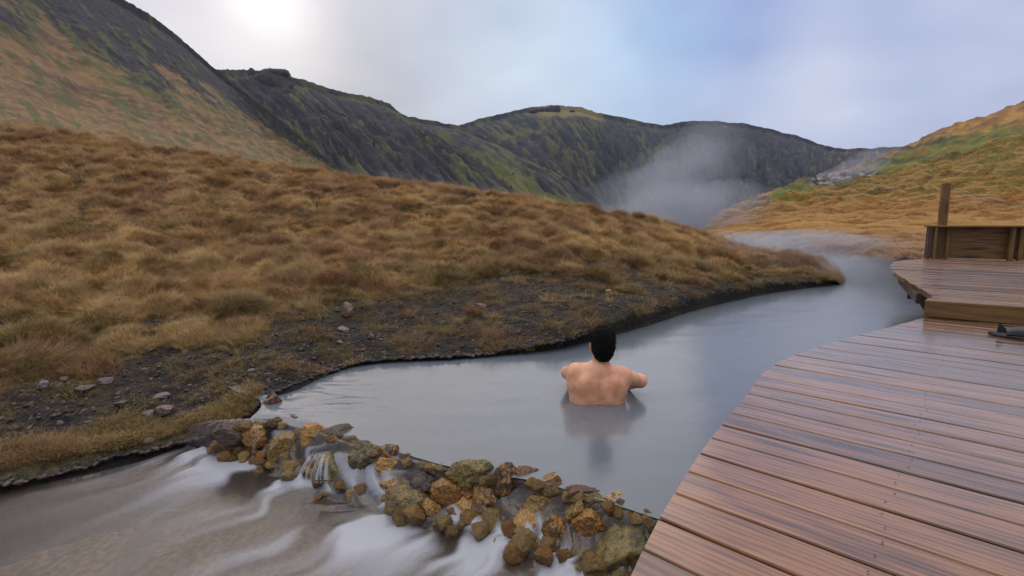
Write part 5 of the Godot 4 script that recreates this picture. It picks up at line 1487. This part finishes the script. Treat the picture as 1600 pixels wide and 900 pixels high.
# Surface nets over a box; blocks far from the surface are skipped.
func nets(st: SurfaceTool, f: Callable, lo: Vector3, hi: Vector3, cell: float, paint: Callable) -> void:
	var n := Vector3i(((hi - lo) / cell).ceil()) + Vector3i.ONE
	var val := PackedFloat32Array()
	val.resize(n.x * n.y * n.z)
	val.fill(9.0)
	var bl := 6
	for bz in range(0, n.z, bl):
		for by in range(0, n.y, bl):
			for bx in range(0, n.x, bl):
				var mid := lo + Vector3(bx + bl / 2.0, by + bl / 2.0, bz + bl / 2.0) * cell
				var dm: float = f.call(mid)
				if absf(dm) > cell * bl * 1.3 + 0.03:
					for z in range(bz, mini(bz + bl, n.z)):
						for y in range(by, mini(by + bl, n.y)):
							for x in range(bx, mini(bx + bl, n.x)):
								val[(z * n.y + y) * n.x + x] = dm
					continue
				for z in range(bz, mini(bz + bl, n.z)):
					for y in range(by, mini(by + bl, n.y)):
						for x in range(bx, mini(bx + bl, n.x)):
							val[(z * n.y + y) * n.x + x] = f.call(lo + Vector3(x, y, z) * cell)
	var id := {}
	var verts := []
	var sx := 1
	var sy := n.x
	var sz := n.x * n.y
	for z in n.z - 1:
		for y in n.y - 1:
			for x in n.x - 1:
				var o := z * sz + y * sy + x
				var c := [val[o], val[o + sx], val[o + sy], val[o + sx + sy], val[o + sz], val[o + sx + sz], val[o + sy + sz], val[o + sx + sy + sz]]
				var neg := 0
				for v in c:
					if v < 0:
						neg += 1
				if neg == 0 or neg == 8:
					continue
				var sum := Vector3.ZERO
				var k := 0
				for e in [[0, 1], [2, 3], [4, 5], [6, 7], [0, 2], [1, 3], [4, 6], [5, 7], [0, 4], [1, 5], [2, 6], [3, 7]]:
					var a: float = c[e[0]]
					var b: float = c[e[1]]
					if (a < 0) != (b < 0):
						var t := a / (a - b)
						var pa := Vector3(e[0] & 1, (e[0] >> 1) & 1, e[0] >> 2)
						var pb := Vector3(e[1] & 1, (e[1] >> 1) & 1, e[1] >> 2)
						sum += pa.lerp(pb, t)
						k += 1
				id[o] = verts.size()
				verts.append(lo + (Vector3(x, y, z) + sum / k) * cell)
	var normals := []
	var h := cell * 0.5
	for v: Vector3 in verts:
		normals.append(Vector3(f.call(v + Vector3(h, 0, 0)) - f.call(v - Vector3(h, 0, 0)), f.call(v + Vector3(0, h, 0)) - f.call(v - Vector3(0, h, 0)), f.call(v + Vector3(0, 0, h)) - f.call(v - Vector3(0, 0, h))).normalized())
	for z in range(1, n.z - 1):
		for y in range(1, n.y - 1):
			for x in range(1, n.x - 1):
				var o := z * sz + y * sy + x
				for e in [[sx, sy, sz], [sy, sz, sx], [sz, sx, sy]]:
					if (val[o] < 0) == (val[o + e[0]] < 0):
						continue
					var q := [o, o - e[1], o - e[1] - e[2], o - e[2]]
					if not (id.has(q[0]) and id.has(q[1]) and id.has(q[2]) and id.has(q[3])):
						continue
					for tri in [[0, 1, 2], [0, 2, 3]]:
						var i0: int = id[q[tri[0]]]
						var i1: int = id[q[tri[1]]]
						var i2: int = id[q[tri[2]]]
						if (verts[i1] - verts[i0]).cross(verts[i2] - verts[i0]).dot(normals[i0]) > 0:
							var sw := i1
							i1 = i2
							i2 = sw
						for i in [i0, i1, i2]:
							st.set_normal(normals[i])
							st.set_color(paint.call(verts[i]))
							st.add_vertex(verts[i])


func build_person() -> void:
	var V := func(x: float, y: float, z: float) -> Vector3: return Vector3(x, y, z)
	bones = [
		[V.call(-0.085, -0.3, 0.0), 0.1, V.call(-0.085, 0.1, 0.0), 0.098, 0.05], [V.call(0.09, -0.3, 0.0), 0.1, V.call(0.095, 0.09, 0.0), 0.1, 0.05],
		[V.call(0.0, -0.3, -0.02), 0.105, V.call(0.01, 0.1, -0.02), 0.11, 0.05],
		[V.call(-0.11, 0.13, -0.01), 0.086, V.call(0.125, 0.115, -0.01), 0.088, 0.06],
		[V.call(0.012, 0.212, 0.004), 0.056, V.call(-0.135, 0.198, -0.005), 0.052, 0.05], [V.call(0.014, 0.212, 0.004), 0.056, V.call(0.165, 0.172, -0.005), 0.052, 0.05],
		[V.call(0.016, 0.2, -0.004), 0.056, V.call(0.034, 0.34, -0.012), 0.05, 0.035],
		[V.call(-0.08, 0.15, 0.066), 0.04, V.call(-0.06, 0.04, 0.074), 0.028, 0.03], [V.call(0.105, 0.14, 0.066), 0.04, V.call(0.08, 0.03, 0.074), 0.028, 0.03],
		[V.call(-0.146, 0.19, -0.015), 0.054, V.call(-0.175, 0.12, -0.24), 0.042, 0.04], [V.call(-0.175, 0.12, -0.24), 0.042, V.call(-0.08, -0.03, -0.42), 0.028, 0.02],
		[V.call(0.184, 0.166, -0.01), 0.06, V.call(0.246, 0.142, -0.04), 0.044, 0.03], [V.call(0.246, 0.142, -0.04), 0.043, V.call(0.318, 0.106, -0.09), 0.047, 0.018], [V.call(0.318, 0.106, -0.09), 0.046, V.call(0.2, -0.03, -0.33), 0.028, 0.02],
		[V.call(-0.075, -0.33, 0.0), 0.12, V.call(0.085, -0.33, 0.0), 0.12, 0.06],
		[V.call(-0.095, -0.33, -0.02), 0.095, V.call(-0.15, -0.27, -0.42), 0.062, 0.05], [V.call(-0.15, -0.27, -0.42), 0.06, V.call(-0.1, -0.42, -0.78), 0.042, 0.02],
		[V.call(0.1, -0.33, -0.02), 0.095, V.call(0.16, -0.27, -0.42), 0.062, 0.05], [V.call(0.16, -0.27, -0.42), 0.06, V.call(0.11, -0.42, -0.78), 0.042, 0.02],
		[V.call(-0.1, -0.43, -0.78), 0.036, V.call(-0.1, -0.4, -0.95), 0.028, 0.02], [V.call(0.11, -0.43, -0.78), 0.036, V.call(0.11, -0.4, -0.95), 0.028, 0.02]]
	var skin := lin(230, 170, 132)
	var ruddy := lin(218, 148, 112)
	var tone := func(p: Vector3) -> Color: return skin.lerp(ruddy, smooth(-0.25, 0.3, nz(p.x * 9.0 + 2, p.y * 9.0)))
	var st := SurfaceTool.new()
	st.begin(Mesh.PRIMITIVE_TRIANGLES)
	var field := func(p: Vector3) -> float: return body_field(p)
	nets(st, field, Vector3(-0.34, -0.52, -1.02), Vector3(0.42, -0.1, 0.16), 0.0125, tone)
	nets(st, field, Vector3(-0.34, -0.125, -0.5), Vector3(0.42, 0.3, 0.16), 0.009, tone)
	nets(st, field, Vector3(-0.06, 0.272, -0.14), Vector3(0.14, 0.52, 0.12), 0.006, tone)
	for w in [[V.call(-0.08, -0.03, -0.42), V.call(0.75, -0.15, -0.6), 1.0], [V.call(0.2, -0.03, -0.33), V.call(-0.75, -0.15, -0.6), -1.0]]:
		var at: Vector3 = w[0]
		var d: Vector3 = w[1].normalized()
		var side := d.cross(Vector3.UP).normalized()
		fingers = [[at, 0.027, at + d * 0.07, 0.03, 0.02], [at + d * 0.03 + side * 0.015, 0.02, at + d * 0.08 + side * 0.024, 0.018, 0.02], [at + d * 0.03 - side * 0.015, 0.02, at + d * 0.08 - side * 0.024, 0.018, 0.02]]
		for k in 4:
			var o := (k - 1.5) * 0.021
			var l: float = [0.034, 0.04, 0.038, 0.029][k]
			var p0: Vector3 = at + d * 0.085 + side * o
			var p1: Vector3 = p0 + (d + side * o * 4.0).normalized() * l
			var p2: Vector3 = p1 + (d + side * o * 4.0 + Vector3(0, -0.5, 0)).normalized() * l * 0.75
			var p3: Vector3 = p2 + (d + Vector3(0, -1.0, 0)).normalized() * l * 0.55
			fingers += [[p0, 0.0095, p1, 0.009, 0.006], [p1, 0.009, p2, 0.0085, 0.003], [p2, 0.0085, p3, 0.0075, 0.003]]
		var t0: Vector3 = at + d * 0.02 - side * 0.03 * w[2]
		var t1: Vector3 = t0 + (d * 0.8 - side * 0.7 * w[2]).normalized() * 0.045
		fingers += [[t0, 0.013, t1, 0.0105, 0.012], [t1, 0.0105, t1 + (d - side * 0.25 * w[2]).normalized() * 0.035, 0.009, 0.004]]
		nets(st, func(p: Vector3) -> float: return hand_field(p), at - Vector3.ONE * 0.17, at + Vector3.ONE * 0.2, 0.006, tone)
	var root := base("person", Vector3(0.575, 0.000, -3.282) + Vector3(0, 0, -0.09))
	tag(root, "dark-haired bare-backed bather sitting chest-deep in the pool, facing away", "person")
	var sm := StandardMaterial3D.new()
	sm.vertex_color_use_as_albedo = true
	sm.roughness = 0.4
	sm.subsurf_scatter_enabled = true
	sm.subsurf_scatter_strength = 0.12
	put("body", st.commit(), sm, root)
	var hs := SurfaceTool.new()
	hs.begin(Mesh.PRIMITIVE_TRIANGLES)
	var black := lin(16, 13, 13)
	var hairs := func(p: Vector3) -> Color: return black.lerp(lin(26, 22, 21), smooth(0.0, 0.4, noise.get_noise_3dv(p * 50.0)))
	nets(hs, func(p: Vector3) -> float: return hair_field(p), Vector3(-0.07, 0.268, -0.12), Vector3(0.14, 0.535, 0.13), 0.006, hairs)
	# short strands standing off the crown and nape
	for k in 2600:
		var d := Vector3(rng.randfn(), rng.randfn(), rng.randfn()).normalized()
		var p := Vector3(0.036, 0.408, 0.006) + d * Vector3(0.081, 0.108, 0.1)
		if p.y < 0.36 or (p.z < -0.01 and p.y < 0.44):
			continue
		var g := (d + Vector3(rng.randfn() * 0.5, -0.2 + rng.randfn() * 0.4, rng.randfn() * 0.5)).normalized() * rng.randf_range(0.006, 0.02)
		var s := g.cross(d).normalized() * 0.002
		hs.set_color(black)
		hs.set_normal(d)
		hs.add_vertex(p - s - d * 0.003)
		hs.add_vertex(p + g)
		hs.add_vertex(p + s - d * 0.003)
	var hm := StandardMaterial3D.new()
	hm.vertex_color_use_as_albedo = true
	hm.roughness = 0.8
	hm.metallic_specular = 0.25
	put("hair", hs.commit(), hm, root)
	var ss := SurfaceTool.new()
	ss.begin(Mesh.PRIMITIVE_TRIANGLES)
	nets(ss, func(p: Vector3) -> float: return shorts_field(p), Vector3(-0.28, -0.52, -0.34), Vector3(0.3, -0.2, 0.16), 0.016, func(_p: Vector3) -> Color: return lin(40, 44, 56))
	put("shorts", ss.commit(), hm, root)
